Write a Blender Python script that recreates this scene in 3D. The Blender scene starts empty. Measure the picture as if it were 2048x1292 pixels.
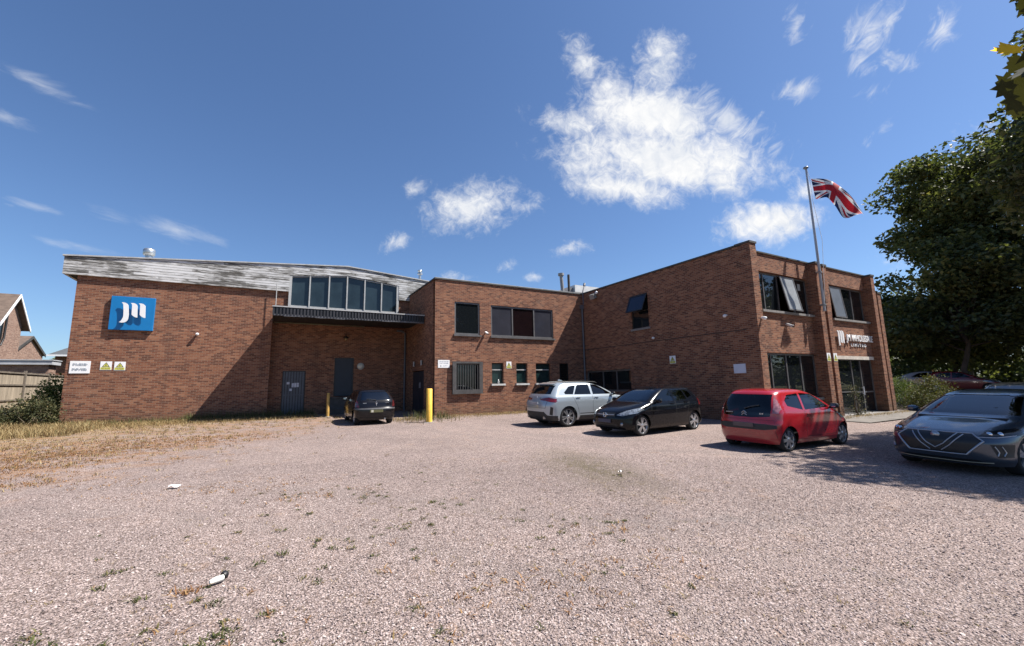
import bpy, bmesh, math, random
import numpy as np
from mathutils import Vector, Matrix
from mathutils.bvhtree import BVHTree

S = bpy.context.scene
C = S.collection
R = math.radians
random.seed(7)
RNG = np.random.default_rng(11)

# ------------------------------------------------------------------ camera
CAM_H = 1.745
YAW, PIT, ROL = R(29.252), R(8.3963), R(-1.1311)
fwd = Vector((math.sin(YAW) * math.cos(PIT), math.cos(YAW) * math.cos(PIT), math.sin(PIT)))
r0 = Vector((math.cos(YAW), -math.sin(YAW), 0))
u0 = r0.cross(fwd)
rgt = r0 * math.cos(ROL) + u0 * math.sin(ROL)
upv = rgt.cross(fwd)
cd = bpy.data.cameras.new('camera')
cam = bpy.data.objects.new('camera', cd)
C.objects.link(cam)
m = Matrix((rgt, upv, -fwd)).transposed().to_4x4()
m.translation = (0, 0, CAM_H)
cam.matrix_world = m
cd.sensor_width = 36.0
cd.lens = 844.5 / 2048 * 36
cd.clip_start = 0.05
cd.clip_end = 3000
S.camera = cam

# ------------------------------------------------------------------ light
SUN = Vector((0.61, -0.33, 1.0)).normalized()
SUN_EL = math.asin(SUN.z)
SUN_STRENGTH = 5.0
SKY_STRENGTH = 0.056
S.view_settings.view_transform = 'Standard'
S.view_settings.look = 'None'
S.view_settings.exposure = 1.0
S.view_settings.gamma = 1.0
S.render.film_transparent = False
S.cycles.diffuse_bounces = 3
S.cycles.transmission_bounces = 8
S.cycles.transparent_max_bounces = 12
sl = bpy.data.lights.new('sun', 'SUN')
sl.energy = SUN_STRENGTH
sl.angle = R(0.53)
sl.color = (1.0, 0.95, 0.88)
so = bpy.data.objects.new('sun', sl)
so.rotation_euler = (-SUN).to_track_quat('-Z', 'Y').to_euler()
so.location = (20, -10, 40)
C.objects.link(so)


class NT:
    """small helper for building node trees"""
    def __init__(s, tree):
        s.t = tree

    def n(s, typ, **kw):
        nd = s.t.nodes.new(typ)
        ins = kw.pop('ins', {})
        for k, v in kw.items():
            setattr(nd, k, v)
        for k, v in ins.items():
            s.put(nd.inputs[k], v)
        return nd

    def put(s, sock, v):
        if isinstance(v, bpy.types.NodeSocket):
            s.t.links.new(v, sock)
        else:
            sock.default_value = v

    def math(s, op, a, b=None, c=None, clamp=False):
        nd = s.t.nodes.new('ShaderNodeMath')
        nd.operation = op
        nd.use_clamp = clamp
        s.put(nd.inputs[0], a)
        if b is not None:
            s.put(nd.inputs[1], b)
        if c is not None:
            s.put(nd.inputs[2], c)
        return nd.outputs[0]

    def vmath(s, op, a, b=None, out=0):
        nd = s.t.nodes.new('ShaderNodeVectorMath')
        nd.operation = op
        s.put(nd.inputs[0], a)
        if b is not None:
            s.put(nd.inputs[1], b)
        return nd.outputs[out]

    def mix(s, f, a, b, typ='RGBA', blend='MIX'):
        nd = s.t.nodes.new('ShaderNodeMix')
        nd.data_type = typ
        if typ == 'RGBA':
            nd.blend_type = blend
            s.put(nd.inputs[0], f)
            s.put(nd.inputs[6], a)
            s.put(nd.inputs[7], b)
            return nd.outputs[2]
        s.put(nd.inputs[0], f)
        s.put(nd.inputs[2], a)
        s.put(nd.inputs[3], b)
        return nd.outputs[0]

    def ramp(s, f, stops, interp='LINEAR'):
        nd = s.t.nodes.new('ShaderNodeValToRGB')
        cr = nd.color_ramp
        cr.interpolation = interp
        while len(cr.elements) < len(stops):
            cr.elements.new(0.5)
        for e, (p, c) in zip(cr.elements, stops):
            e.position = p
            e.color = c if len(c) == 4 else (*c, 1)
        s.put(nd.inputs[0], f)
        return nd.outputs[0]

    def noise(s, vec, scale, detail=4, rough=0.55, dist=0.0, out=0):
        nd = s.n('ShaderNodeTexNoise', ins={'Scale': scale, 'Detail': detail, 'Roughness': rough, 'Distortion': dist})
        if vec is not None:
            s.put(nd.inputs['Vector'], vec)
        return nd.outputs[out]


def g3(v):
    return (v, v, v, 1)


# ------------------------------------------------------------------ sky
W = bpy.data.worlds.new('World')
S.world = W
W.use_nodes = True
wt = NT(W.node_tree)
W.node_tree.nodes.clear()
sky = wt.n('ShaderNodeTexSky')
sky.sky_type = 'NISHITA'
sky.sun_disc = False
sky.sun_elevation = SUN_EL
sky.sun_rotation = math.atan2(SUN.x, SUN.y)
sky.altitude = 50
sky.air_density = 1.0
sky.dust_density = 0.6
sky.ozone_density = 2.6
D = wt.n('ShaderNodeTexCoord').outputs['Generated']
# sky laid out on the image plane; baked camera forward, right, up axes
df = wt.vmath('DOT_PRODUCT', D, (.48341, .86313, .14602), out=1)
dr = wt.vmath('DOT_PRODUCT', D, (.87372, -.48604, -.01953), out=1)
du = wt.vmath('DOT_PRODUCT', D, (-.05412, -.13702, .98909), out=1)
dfc = wt.math('MAXIMUM', df, 0.05)
uu = wt.math('DIVIDE', dr, dfc)
vv = wt.math('DIVIDE', du, dfc)
UV = wt.n('ShaderNodeCombineXYZ', ins={0: uu, 1: vv}).outputs[0]
# cloud banks: centre and size in image pixels, tilt, density, wispiness
def T(px, py):
    return ((px - 1024) / 844.5, (646 - py) / 844.5)
CL = [
    # big lens-shaped cloud with two horns
    (1330, 320, 265, 82, -6, 1.35, 0), (1300, 235, 190, 80, -8, 1.2, 0), (1150, 250, 110, 42, -12, .85, 0),
    (1165, 120, 42, 85, 18, .85, 0), (1320, 130, 62, 90, -18, .95, 0), (1450, 240, 170, 48, -28, .75, 1),
    (1260, 375, 170, 45, -4, 1.0, 0), (1490, 325, 110, 36, 6, .75, 0), (1215, 175, 60, 70, 25, .75, 0),
    # lower clouds
    (940, 415, 125, 62, 12, .95, 0), (828, 380, 40, 26, 10, .7, 0), (800, 480, 60, 22, 25, .5, 0), (1060, 415, 60, 30, 20, .55, 0),
    (1137, 497, 52, 26, 8, .75, 0), (1530, 445, 120, 52, 4, 1.2, 0), (1610, 385, 70, 26, 15, .65, 0),
    (1070, 552, 36, 16, 5, .55, 0), (1012, 535, 30, 18, 30, .5, 0), (925, 556, 60, 22, 0, .45, 0),
    # wisps upper right
    (1595, 45, 28, 50, -12, .62, 1), (1750, 55, 55, 95, -32, .72, 1), (1720, 120, 40, 60, -20, .55, 1), (1880, 60, 40, 60, -30, .58, 1), (1600, 178, 58, 30, 25, .62, 1),
    (1800, 120, 55, 26, -10, .5, 1), (1745, 185, 52, 18, 20, .42, 1), (1765, 260, 55, 22, 35, .45, 1),
    # streaks on the left
    (65, 160, 125, 24, -25, .55, 2), (10, 235, 90, 20, -20, .42, 2), (70, 415, 80, 12, -14, .5, 2), (355, 460, 115, 22, -14, .62, 2),
    (230, 430, 90, 16, -14, .35, 2), (165, 495, 120, 12, -12, .42, 2), (25, 410, 30, 8, -8, .3, 2),
    # behind the hall and the trees
    (1890, 610, 160, 90, 0, .5, 0), (1985, 250, 90, 40, 10, .5, 0), (1780, 520, 120, 60, 0, .3, 0),
]
acc = [None, None, None]
for (px, py, a, b, rot, st, kind) in CL:
    tx, ty = T(px, py)
    mp = wt.n('ShaderNodeMapping', vector_type='TEXTURE', ins={'Vector': UV, 'Location': (tx, ty, 0), 'Rotation': (0, 0, R(rot)),
              'Scale': (a / 844.5 * 1.25, b / 844.5 * 1.25, 1)})
    ln = wt.vmath('LENGTH', mp.outputs[0], out=1)
    v = wt.math('MULTIPLY', wt.math('SUBTRACT', 1.0, ln, clamp=True), st)
    acc[kind] = v if acc[kind] is None else wt.math('MAXIMUM', acc[kind], v)
n1 = wt.noise(UV, 9, 9, .62, .5)
n2 = wt.noise(UV, 30, 7, .66, 1.0)
n2b = wt.noise(UV, 80, 5, .7, .6)
nb = wt.math('ADD', wt.math('ADD', wt.math('MULTIPLY', n1, .54), wt.math('MULTIPLY', n2, .36)), wt.math('MULTIPLY', n2b, .10))
def dens(base, noise, amp, lo, hi):
    v = wt.math('ADD', base, wt.math('MULTIPLY', wt.math('SUBTRACT', noise, 0.5), amp))
    mr = wt.n('ShaderNodeMapRange', interpolation_type='SMOOTHSTEP', ins={0: v, 1: lo, 2: hi, 3: 0.0, 4: 1.0})
    gate = wt.n('ShaderNodeMapRange', interpolation_type='SMOOTHSTEP', ins={0: base, 1: 0.0, 2: 0.12, 3: 0.0, 4: 1.0})
    return wt.math('MULTIPLY', mr.outputs[0], gate.outputs[0])
d0 = dens(acc[0], nb, 2.3, .20, 1.02)
strm = wt.n('ShaderNodeMapping', vector_type='TEXTURE', ins={'Vector': UV, 'Rotation': (0, 0, R(50)), 'Scale': (1.0, .42, 1)})
n3 = wt.noise(strm.outputs[0], 11, 9, .64, .9)
d1 = wt.math('MULTIPLY', dens(acc[1], n3, 1.7, .18, .95), .8)
strl = wt.n('ShaderNodeMapping', vector_type='TEXTURE', ins={'Vector': UV, 'Rotation': (0, 0, R(-18)), 'Scale': (1.0, .22, 1)})
n4 = wt.noise(strl.outputs[0], 8, 7, .6, .4)
d2 = wt.math('MULTIPLY', dens(acc[2], n4, 1.1, .12, .8), .42)
dall = wt.math('MAXIMUM', wt.math('MAXIMUM', d0, d1), d2)
front = wt.n('ShaderNodeMapRange', ins={0: df, 1: .05, 2: .2, 3: 0.0, 4: 1.0})
dall = wt.math('MULTIPLY', dall, front.outputs[0])
shade = wt.math('ADD', wt.math('MULTIPLY', wt.noise(UV, 6, 7, .62, .3), .6), wt.math('MULTIPLY', n2, .4))
ccol = wt.ramp(shade, [(.34, (.72, .77, .86)), (.58, (1.0, 1.0, 1.0))])
skyc = wt.vmath('MULTIPLY', sky.outputs[0], (SKY_STRENGTH * .90, SKY_STRENGTH * 1.07, SKY_STRENGTH * 1.29))
SKYMIX = wt.mix(dall, skyc, wt.vmath('MULTIPLY', ccol, (.50, .50, .50)))
bg = wt.n('ShaderNodeBackground', ins={'Color': SKYMIX, 'Strength': 1.0})
wo = wt.n('ShaderNodeOutputWorld')
W.node_tree.links.new(bg.outputs[0], wo.inputs[0])
W.cycles.sampling_method = 'MANUAL'
W.cycles.sample_map_resolution = 512

# ------------------------------------------------------------------ materials
def newmat(name):
    mt = bpy.data.materials.new(name)
    mt.use_nodes = True
    t = NT(mt.node_tree)
    b = mt.node_tree.nodes['Principled BSDF']
    return mt, t, b


def mat(name, col, rough=.6, metal=0.0, var=.15, scale=6.0, bump=0.0, bscale=40.0, spec=.5, coat=0.0, rvar=0.0, aniso=None):
    """plain surface with uneven colour, uneven gloss and a little relief"""
    mt, t, b = newmat(name)
    P = t.n('ShaderNodeTexCoord').outputs['Object']
    if aniso:
        P = t.n('ShaderNodeMapping', ins={'Vector': P, 'Scale': aniso}).outputs[0]
    nz = t.noise(P, scale, 6, .6)
    lo = tuple(c * (1 - var) for c in col)
    hi = tuple(min(1, c * (1 + var)) for c in col)
    b.inputs['Base Color'].default_value = (*col, 1)
    if var > 0:
        t.put(b.inputs['Base Color'], t.ramp(nz, [(.3, lo), (.7, hi)]))
    b.inputs['Roughness'].default_value = rough
    if rvar > 0:
        t.put(b.inputs['Roughness'], t.n('ShaderNodeMapRange', ins={0: nz, 1: .3, 2: .7, 3: max(0.01, rough - rvar), 4: rough + rvar}).outputs[0])
    b.inputs['Metallic'].default_value = metal
    b.inputs['Specular IOR Level'].default_value = spec
    if coat:
        b.inputs['Coat Weight'].default_value = coat
        b.inputs['Coat Roughness'].default_value = .03
    if bump > 0:
        bn = t.n('ShaderNodeBump', ins={'Strength': bump, 'Distance': .02, 'Height': t.noise(P, bscale, 5, .6)})
        t.put(b.inputs['Normal'], bn.outputs[0])
    return mt


def brick_mat(name, cols, mortar, dark=.55, stain=(.08, .05, .04)):
    mt, t, b = newmat(name)
    P = t.n('ShaderNodeNewGeometry').outputs['Position']
    sp = t.n('ShaderNodeSeparateXYZ', ins={0: P})
    u = t.math('ADD', sp.outputs[0], sp.outputs[1])
    uv = t.n('ShaderNodeCombineXYZ', ins={0: u, 1: sp.outputs[2], 2: 0.0}).outputs[0]
    bk = t.n('ShaderNodeTexBrick', offset=.5, ins={'Vector': uv, 'Color1': g3(0), 'Color2': g3(1), 'Mortar': g3(.5), 'Scale': 1.0,
             'Mortar Size': .0075, 'Mortar Smooth': .15, 'Bias': 0.0, 'Brick Width': .225, 'Row Height': .075})
    big = t.noise(uv, .55, 4, .6)
    st = t.n('ShaderNodeMapping', ins={'Vector': uv, 'Scale': (1.6, 3.4, 1)}).outputs[0]
    med = t.noise(st, 2.6, 5, .68)
    rnd = t.math('ADD', t.math('MULTIPLY', bk.outputs[0], .80), t.math('MULTIPLY', t.math('SUBTRACT', med, .5), .55))
    rnd = t.math('ADD', rnd, .10, clamp=True)
    colr = t.ramp(rnd, [(i / (len(cols) - 1), c) for i, c in enumerate(cols)])
    colr = t.mix(t.math('MULTIPLY', t.math('SUBTRACT', big, .35, clamp=True), .9), colr, (*[c * .8 for c in cols[1]], 1))
    fine = t.noise(uv, 60, 3, .6)
    colr = t.mix(.25, colr, t.ramp(fine, [(.3, g3(.05)), (.7, g3(.5))]), blend='OVERLAY')
    mcol = t.mix(t.noise(uv, 1.2, 3), (*mortar, 1), (*[c * .6 for c in mortar], 1))
    colr = t.mix(bk.outputs[1], colr, mcol)
    # rain and soot marks that belong to the wall
    sv = t.n('ShaderNodeMapping', ins={'Vector': uv, 'Scale': (1.3, .16, 1)}).outputs[0]
    streak = t.ramp(t.noise(sv, 1.0, 6, .65), [(.55, g3(0)), (.75, g3(1))])
    colr = t.mix(t.math('MULTIPLY', streak, .42), colr, (*stain, 1))
    # splash-back and moss along the foot of the wall
    foot = t.n('ShaderNodeMapRange', ins={0: t.math('ADD', sp.outputs[2], t.math('MULTIPLY', t.math('SUBTRACT', t.noise(uv, 1.4, 5, .65), .5), 1.1)), 1: .25, 2: 1.05, 3: .5, 4: 0.0})
    colr = t.mix(foot.outputs[0], colr, (.085, .062, .040, 1))
    # pale lime bloom in patches
    bloom = t.ramp(t.noise(t.n('ShaderNodeMapping', ins={'Vector': uv, 'Location': (7, 3, 0), 'Scale': (.7, .9, 1)}).outputs[0], 1.0, 6, .7), [(.58, g3(0)), (.74, g3(1))])
    colr = t.mix(t.math('MULTIPLY', bloom, .28), colr, (.36, .26, .19, 1))
    t.put(b.inputs['Base Color'], colr)
    b.inputs['Roughness'].default_value = .88
    b.inputs['Specular IOR Level'].default_value = .25
    h = t.math('SUBTRACT', t.math('MULTIPLY', fine, .4), bk.outputs[1])
    bn = t.n('ShaderNodeBump', ins={'Strength': .7, 'Distance': .012, 'Height': h})
    t.put(b.inputs['Normal'], bn.outputs[0])
    return mt


BR = brick_mat('brick_red', [(.085, .036, .026), (.150, .058, .036), (.230, .088, .050), (.300, .128, .070), (.37, .185, .11)], (.33, .235, .17))
BR_H = brick_mat('brick_pale', [(.16, .09, .07), (.26, .14, .10), (.34, .20, .15), (.38, .25, .19)], (.42, .36, .30))


def fascia_mat():
    mt, t, b = newmat('peeling_white_boards')
    P = t.n('ShaderNodeNewGeometry').outputs['Position']
    sp = t.n('ShaderNodeSeparateXYZ', ins={0: P})
    u = t.math('ADD', sp.outputs[0], sp.outputs[1])
    # boards follow the bottom edge, about 12 cm wide
    uv = t.n('ShaderNodeCombineXYZ', ins={0: u, 1: sp.outputs[2], 2: 0.0}).outputs[0]
    row = t.math('FRACT', t.math('DIVIDE', sp.outputs[2], .125))
    gap = t.math('LESS_THAN', row, .12)
    rid = t.math('FLOOR', t.math('DIVIDE', sp.outputs[2], .125))
    sv = t.n('ShaderNodeCombineXYZ', ins={0: t.math('MULTIPLY', u, 1.1), 1: t.math('MULTIPLY', sp.outputs[2], 7.0), 2: rid}).outputs[0]
    peel = t.noise(sv, 1.3, 8, .72, .6)
    big = t.noise(uv, .42, 3, .6)
    wn = t.n('ShaderNodeTexWhiteNoise', noise_dimensions='2D', ins={'Vector': t.n('ShaderNodeCombineXYZ', ins={0: rid, 1: t.math('FLOOR', t.math('ADD', t.math('DIVIDE', u, 2.4), t.math('MULTIPLY', rid, .37)))}).outputs[0]})
    peel = t.math('ADD', peel, t.math('MULTIPLY', t.math('SUBTRACT', wn.outputs[0], .5), .16))
    pm = t.math('ADD', peel, t.math('MULTIPLY', t.math('SUBTRACT', big, .5), .5))
    colr = t.ramp(pm, [(.30, (.05, .045, .04)), (.42, (.14, .135, .125)), (.50, (.38, .375, .365)), (.62, (.60, .60, .60))])
    colr = t.mix(t.math('MULTIPLY', gap, .9), colr, (.05, .048, .045, 1))
    t.put(b.inputs['Base Color'], colr)
    b.inputs['Roughness'].default_value = .8
    h = t.math('SUBTRACT', t.math('MULTIPLY', peel, .35), gap)
    bn = t.n('ShaderNodeBump', ins={'Strength': .8, 'Distance': .02, 'Height': h})
    t.put(b.inputs['Normal'], bn.outputs[0])
    return mt


FAS = fascia_mat()
GLASS = mat('dark_window_glass', (.008, .010, .012), .02, 0, 0, spec=.6)
GLASS_F = mat('film_lined_glass', (.035, .036, .046), .04, 0, .15, 2, spec=.5)
GLASS_R = mat('warm_dark_glass', (.009, .005, .006), .03, 0, .3, 2, spec=.5)
GLASS_B = mat('tinted_clerestory_glass', (.022, .035, .042), .05, 0, .3, scale=1.2, spec=.45)
GLASS_G = mat('obscured_green_glass', (.012, .03, .03), .12, 0, .4, scale=3, spec=.5)
SASHGL = mat('open_sash_glass', (.26, .30, .36), .10, .45, .12, 2)  # reflected sky put into the pale blue base colour
FRM = mat('grey_aluminium_frame', (.125, .12, .12), .45, .3, .2, 5)
FRM_D = mat('dark_bronze_frame', (.022, .021, .020), .45, .2, .25, 5)
WHT = mat('white_painted_wood', (.40, .40, .39), .5, 0, .12, 8)
WHITE = mat('white_sheet_metal', (.78, .78, .78), .35, 0, .04, 3)
GRY = mat('grey_concrete_sill', (.20, .19, .18), .85, 0, .25, 9, .3)
LINT = mat('concrete_lintel', (.50, .45, .39), .85, 0, .2, 5, .2)
DKM = mat('dark_ribbed_metal', (.018, .018, .020), .5, .2, .3, 4)
SOFF = mat('dark_soffit_boards', (.012, .010, .009), .8, 0, .3, 4)
FELT = mat('grey_roof_felt', (.16, .16, .16), .9, 0, .2, 2, .3)
COP = mat('dark_coping', (.055, .052, .048), .7, 0, .3, 4)
COPL = mat('pale_metal_edge', (.42, .42, .41), .55, .2, .2, 4)
DOOR_B = mat('slate_blue_door', (.018, .024, .035), .55, 0, .15, 3)
DOOR_D = mat('dark_steel_door', (.036, .04, .05), .5, .1, .2, 4)
STEEL = mat('galvanised_steel', (.45, .47, .48), .35, .8, .2, 7, rvar=.1)
PIPE = mat('grey_plastic_pipe', (.10, .10, .115), .5, 0, .15, 3)
PIPE_L = mat('pale_grey_pipe', (.22, .22, .22), .5, 0, .15, 3)
BLACK = mat('black_plastic', (.012, .012, .013), .45, 0, .2, 12)
YEL = mat('yellow_bollard_paint', (.80, .47, .06), .55, 0, .16, 6, .1)
YEL2 = mat('faded_yellow_paint', (.42, .25, .06), .7, 0, .3, 6, .1)
SIGNW = mat('white_sign_board', (.80, .80, .80), .4, 0, .03, 5)
SIGNY = mat('yellow_sign_print', (.60, .58, .10), .5, 0, .05, 5)
SIGNK = mat('black_sign_print', (.03, .03, .035), .5, 0, .1, 5)
SIGNG = mat('grey_sign_print', (.16, .17, .20), .5, 0, .1, 5)
SIGNB = mat('blue_sign_face', (.003, .155, .40), .4, 0, .06, 2)
LETW = mat('white_raised_letter', (.74, .74, .74), .4, 0, .03, 4)
SIGNBLANK = mat('bluish_white_panel', (.55, .57, .66), .4, 0, .06, 4)
# ------------------------------------------------------------------ mesh helpers
class MB:
    def __init__(s):
        s.v, s.f, s.mi, s.sm = [], [], [], []

    def add(s, vs, fs, mi=0, smooth=False):
        o = len(s.v)
        s.v += [tuple(v) for v in vs]
        for f in fs:
            s.f.append(tuple(i + o for i in f))
            s.mi.append(mi)
            s.sm.append(smooth)
        return s

    def quad(s, a, b, c, d, mi=0):
        return s.add([a, b, c, d], [(0, 1, 2, 3)], mi)

    def box(s, x0, x1, y0, y1, z0, z1, mi=0):
        v = [(x, y, z) for z in (z0, z1) for y in (y0, y1) for x in (x0, x1)]
        return s.add(v, [(0, 2, 3, 1), (4, 5, 7, 6), (0, 1, 5, 4), (2, 6, 7, 3), (0, 4, 6, 2), (1, 3, 7, 5)], mi)

    def obox(s, c, ax, ay, az, mi=0):
        """box from centre and three half-axis vectors"""
        c, ax, ay, az = map(Vector, (c, ax, ay, az))
        v = [c + ax * i + ay * j + az * k for k in (-1, 1) for j in (-1, 1) for i in (-1, 1)]
        return s.add(v, [(0, 2, 3, 1), (4, 5, 7, 6), (0, 1, 5, 4), (2, 6, 7, 3), (0, 4, 6, 2), (1, 3, 7, 5)], mi)

    def tube(s, pts, rad, n=10, mi=0, cap=True):
        pts = [Vector(p) for p in pts]
        rs = rad if isinstance(rad, (list, tuple)) else [rad] * len(pts)
        vs = []
        prev = None
        for i, p in enumerate(pts):
            d = (pts[min(i + 1, len(pts) - 1)] - pts[max(i - 1, 0)]).normalized()
            a = d.orthogonal().normalized() if prev is None else (prev - d * prev.dot(d)).normalized()
            prev = a
            b = d.cross(a)
            for k in range(n):
                t = 2 * math.pi * k / n
                vs.append(p + (a * math.cos(t) + b * math.sin(t)) * rs[i])
        fs = []
        for i in range(len(pts) - 1):
            for k in range(n):
                k2 = (k + 1) % n
                fs.append((i * n + k, i * n + k2, (i + 1) * n + k2, (i + 1) * n + k))
        s.add(vs, fs, mi, True)
        if cap:
            o = len(pts) - 1
            s.add([vs[k] for k in range(n)][::-1], [tuple(range(n))], mi)
            s.add([vs[o * n + k] for k in range(n)], [tuple(range(n))], mi)
        return s

    def prism(s, poly, axis, a, b, mi=0):
        """extrude a 2D outline: axis 'x' -> (y,z), 'y' -> (x,z), 'z' -> (x,y)"""
        def P(p, t):
            return (t, p[0], p[1]) if axis == 'x' else (p[0], t, p[1]) if axis == 'y' else (p[0], p[1], t)
        n = len(poly)
        vs = [P(p, a) for p in poly] + [P(p, b) for p in poly]
        fs = [tuple(range(n))[::-1], tuple(range(n, 2 * n))] + [(i, (i + 1) % n, n + (i + 1) % n, n + i) for i in range(n)]
        return s.add(vs, fs, mi)

    def lathe(s, prof, c=(0, 0, 0), axis='z', n=32, mi=0, smooth=True):
        """profile of (radius, along) turned round an axis through c"""
        vs = []
        for r_, h in prof:
            for k in range(n):
                t = 2 * math.pi * k / n
                a, b = r_ * math.cos(t), r_ * math.sin(t)
                p = (a, b, h) if axis == 'z' else (a, h, b) if axis == 'y' else (h, a, b)
                vs.append((p[0] + c[0], p[1] + c[1], p[2] + c[2]))
        fs = []
        for i in range(len(prof) - 1):
            for k in range(n):
                k2 = (k + 1) % n
                fs.append((i * n + k, i * n + k2, (i + 1) * n + k2, (i + 1) * n + k))
        return s.add(vs, fs, mi, smooth)

    def build(s, name, mats, parent=None, label=None, bevel=0.0, recalc=True):
        me = bpy.data.meshes.new(name)
        off = Vector((0, 0, 0))
        if parent is not None:
            off = WORLD.get(parent.name, Vector((0, 0, 0)))
        me.from_pydata([tuple(Vector(v) - off) for v in s.v], [], s.f)
        ms = mats if isinstance(mats, (list, tuple)) else [mats]
        for mm in ms:
            me.materials.append(mm)
        me.polygons.foreach_set('material_index', s.mi)
        me.polygons.foreach_set('use_smooth', s.sm)
        if recalc:
            bm = bmesh.new()
            bm.from_mesh(me)
            bmesh.ops.recalc_face_normals(bm, faces=bm.faces)
            bm.to_mesh(me)
            bm.free()
        me.update()
        o = bpy.data.objects.new(name, me)
        C.objects.link(o)
        if parent is not None:
            o.parent = parent
        WORLD[o.name] = off
        if label:
            o['label'] = label
        if bevel:
            md = o.modifiers.new('edge', 'BEVEL')
            md.width = bevel
            md.segments = 2
            md.limit_method = 'ANGLE'
        return o


WORLD = {}      # where each parent's origin stands, so that parts can be given in place


def thing(name, label, cat, loc=(0, 0, 0), group=None, rz=0.0):
    o = bpy.data.objects.new(name, None)
    C.objects.link(o)
    o.location = loc
    o.rotation_euler = (0, 0, rz)
    o.empty_display_size = .2
    WORLD[o.name] = Vector(loc)
    return tag(o, label, cat, group)


def tag(o, label, cat, group=None):
    o['label'] = label
    o['category'] = cat
    if group:
        o['group'] = group
    return o


def kind(o, k):
    o['kind'] = k
    return o


def gz(x, y):
    """height of the yard: it falls gently towards the camera, and rises beyond the road"""
    z = .0156 * min(max(y, -20), 34) - .002 * min(max(x, -5), 40)
    if x > 31:
        z += .62 * min((x - 31) / 9, 1) ** 1.0
    if x < -8 and y > 22:
        z += .5 * min((-8 - x) / 4, 1)
    return z


# a wall with real openings: axis 'y' = wall facing -Y standing at y=pl, axis 'x' = wall facing -X standing at x=pl
def wall(b, axis, pl, u0, u1, z0, z1, holes=(), th=.28, mi=0):
    us = sorted({u0, u1, *[h[0] for h in holes], *[h[1] for h in holes]})
    zs = sorted({z0, z1, *[h[2] for h in holes], *[h[3] for h in holes]})
    def P(u, d, z):
        return (u, pl + d, z) if axis == 'y' else (pl + d, u, z)
    for i in range(len(us) - 1):
        for j in range(len(zs) - 1):
            cu, cz = (us[i] + us[i + 1]) / 2, (zs[j] + zs[j + 1]) / 2
            if any(h[0] < cu < h[1] and h[2] < cz < h[3] for h in holes):
                continue
            b.quad(P(us[i], 0, zs[j]), P(us[i + 1], 0, zs[j]), P(us[i + 1], 0, zs[j + 1]), P(us[i], 0, zs[j + 1]), mi)
            b.quad(P(us[i], th, zs[j + 1]), P(us[i + 1], th, zs[j + 1]), P(us[i + 1], th, zs[j]), P(us[i], th, zs[j]), mi)
    for h in holes:
        a, c, lo, hi = h[:4]
        b.quad(P(a, 0, lo), P(a, th, lo), P(a, th, hi), P(a, 0, hi), mi)
        b.quad(P(c, 0, hi), P(c, th, hi), P(c, th, lo), P(c, 0, lo), mi)
        b.quad(P(a, 0, hi), P(a, th, hi), P(c, th, hi), P(c, 0, hi), mi)
        b.quad(P(a, th, lo), P(a, 0, lo), P(c, 0, lo), P(c, th, lo), mi)


def bar(b, axis, pl, u0, u1, d0, d1, z0, z1, mi=0):
    if axis == 'y':
        b.box(u0, u1, pl + d0, pl + d1, z0, z1, mi)
    else:
        b.box(pl + d0, pl + d1, u0, u1, z0, z1, mi)


def window(parent, axis, pl, u0, u1, z0, z1, mull=(), trans=(), fm=None, gm=None, fw=.06, rec=.08, sill=None, sillm=None, skip=(), name='window', gms=None):
    """frame with glass panes (each pane of one window is one sub-part mesh) and a sill"""
    fm, gm = fm or FRM, gm or GLASS
    f = MB()
    d0, d1 = rec, rec + .06
    bar(f, axis, pl, u0, u0 + fw, d0, d1, z0, z1)
    bar(f, axis, pl, u1 - fw, u1, d0, d1, z0, z1)
    bar(f, axis, pl, u0 + fw, u1 - fw, d0, d1, z1 - fw, z1)
    bar(f, axis, pl, u0 + fw, u1 - fw, d0, d1, z0, z0 + fw)
    for mu in mull:
        bar(f, axis, pl, mu - fw * .42, mu + fw * .42, d0 - .004, d1 - .004, z0 + fw, z1 - fw)
    for tz in trans:
        bar(f, axis, pl, u0 + fw, u1 - fw, d0 - .008, d1 - .008, tz - fw * .35, tz + fw * .35)
    w = f.build(name, fm, parent)
    ed = [u0 + fw * .5, *mull, u1 - fw * .5]
    runs, cur = [], []
    for i in range(len(ed) - 1):
        if i in skip:
            runs, cur = runs + ([cur] if cur else []), []
        elif gms:
            runs.append([i])
        else:
            cur.append(i)
    for rn in runs + ([cur] if cur else []):
        g = MB()
        for i in rn:
            bar(g, axis, pl, ed[i], ed[i + 1], d0 + .028, d0 + .036, z0 + fw * .5, z1 - fw * .5)
        g.build('glass', gms[rn[0]] if gms else gm, w)
    if sill:
        sb = MB()
        bar(sb, axis, pl, u0 - .06, u1 + .06, -sill, rec, z0 - .09, z0 + .004)
        sb.build('sill', sillm or GRY, w)
    return w


# ------------------------------------------------------------------ the building
YA, YB, XBL, XC, YD, YDW = 25.06, 20.21, 6.88, 16.284, 9.53, 9.88
HX0, HXR, HX1 = -7.83, 3.30, 14.4
BACK = 52.0

hall = thing('brick_hall', 'low gabled brick hall with weathered white fascia boards and glazed strip above dark canopy', 'building', (3.3, 38, .4))
office = thing('office_block', 'two storey flat roofed brick office block with piers, dark windows and side wall in shade', 'building', (16.3, 20, .3))

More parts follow.
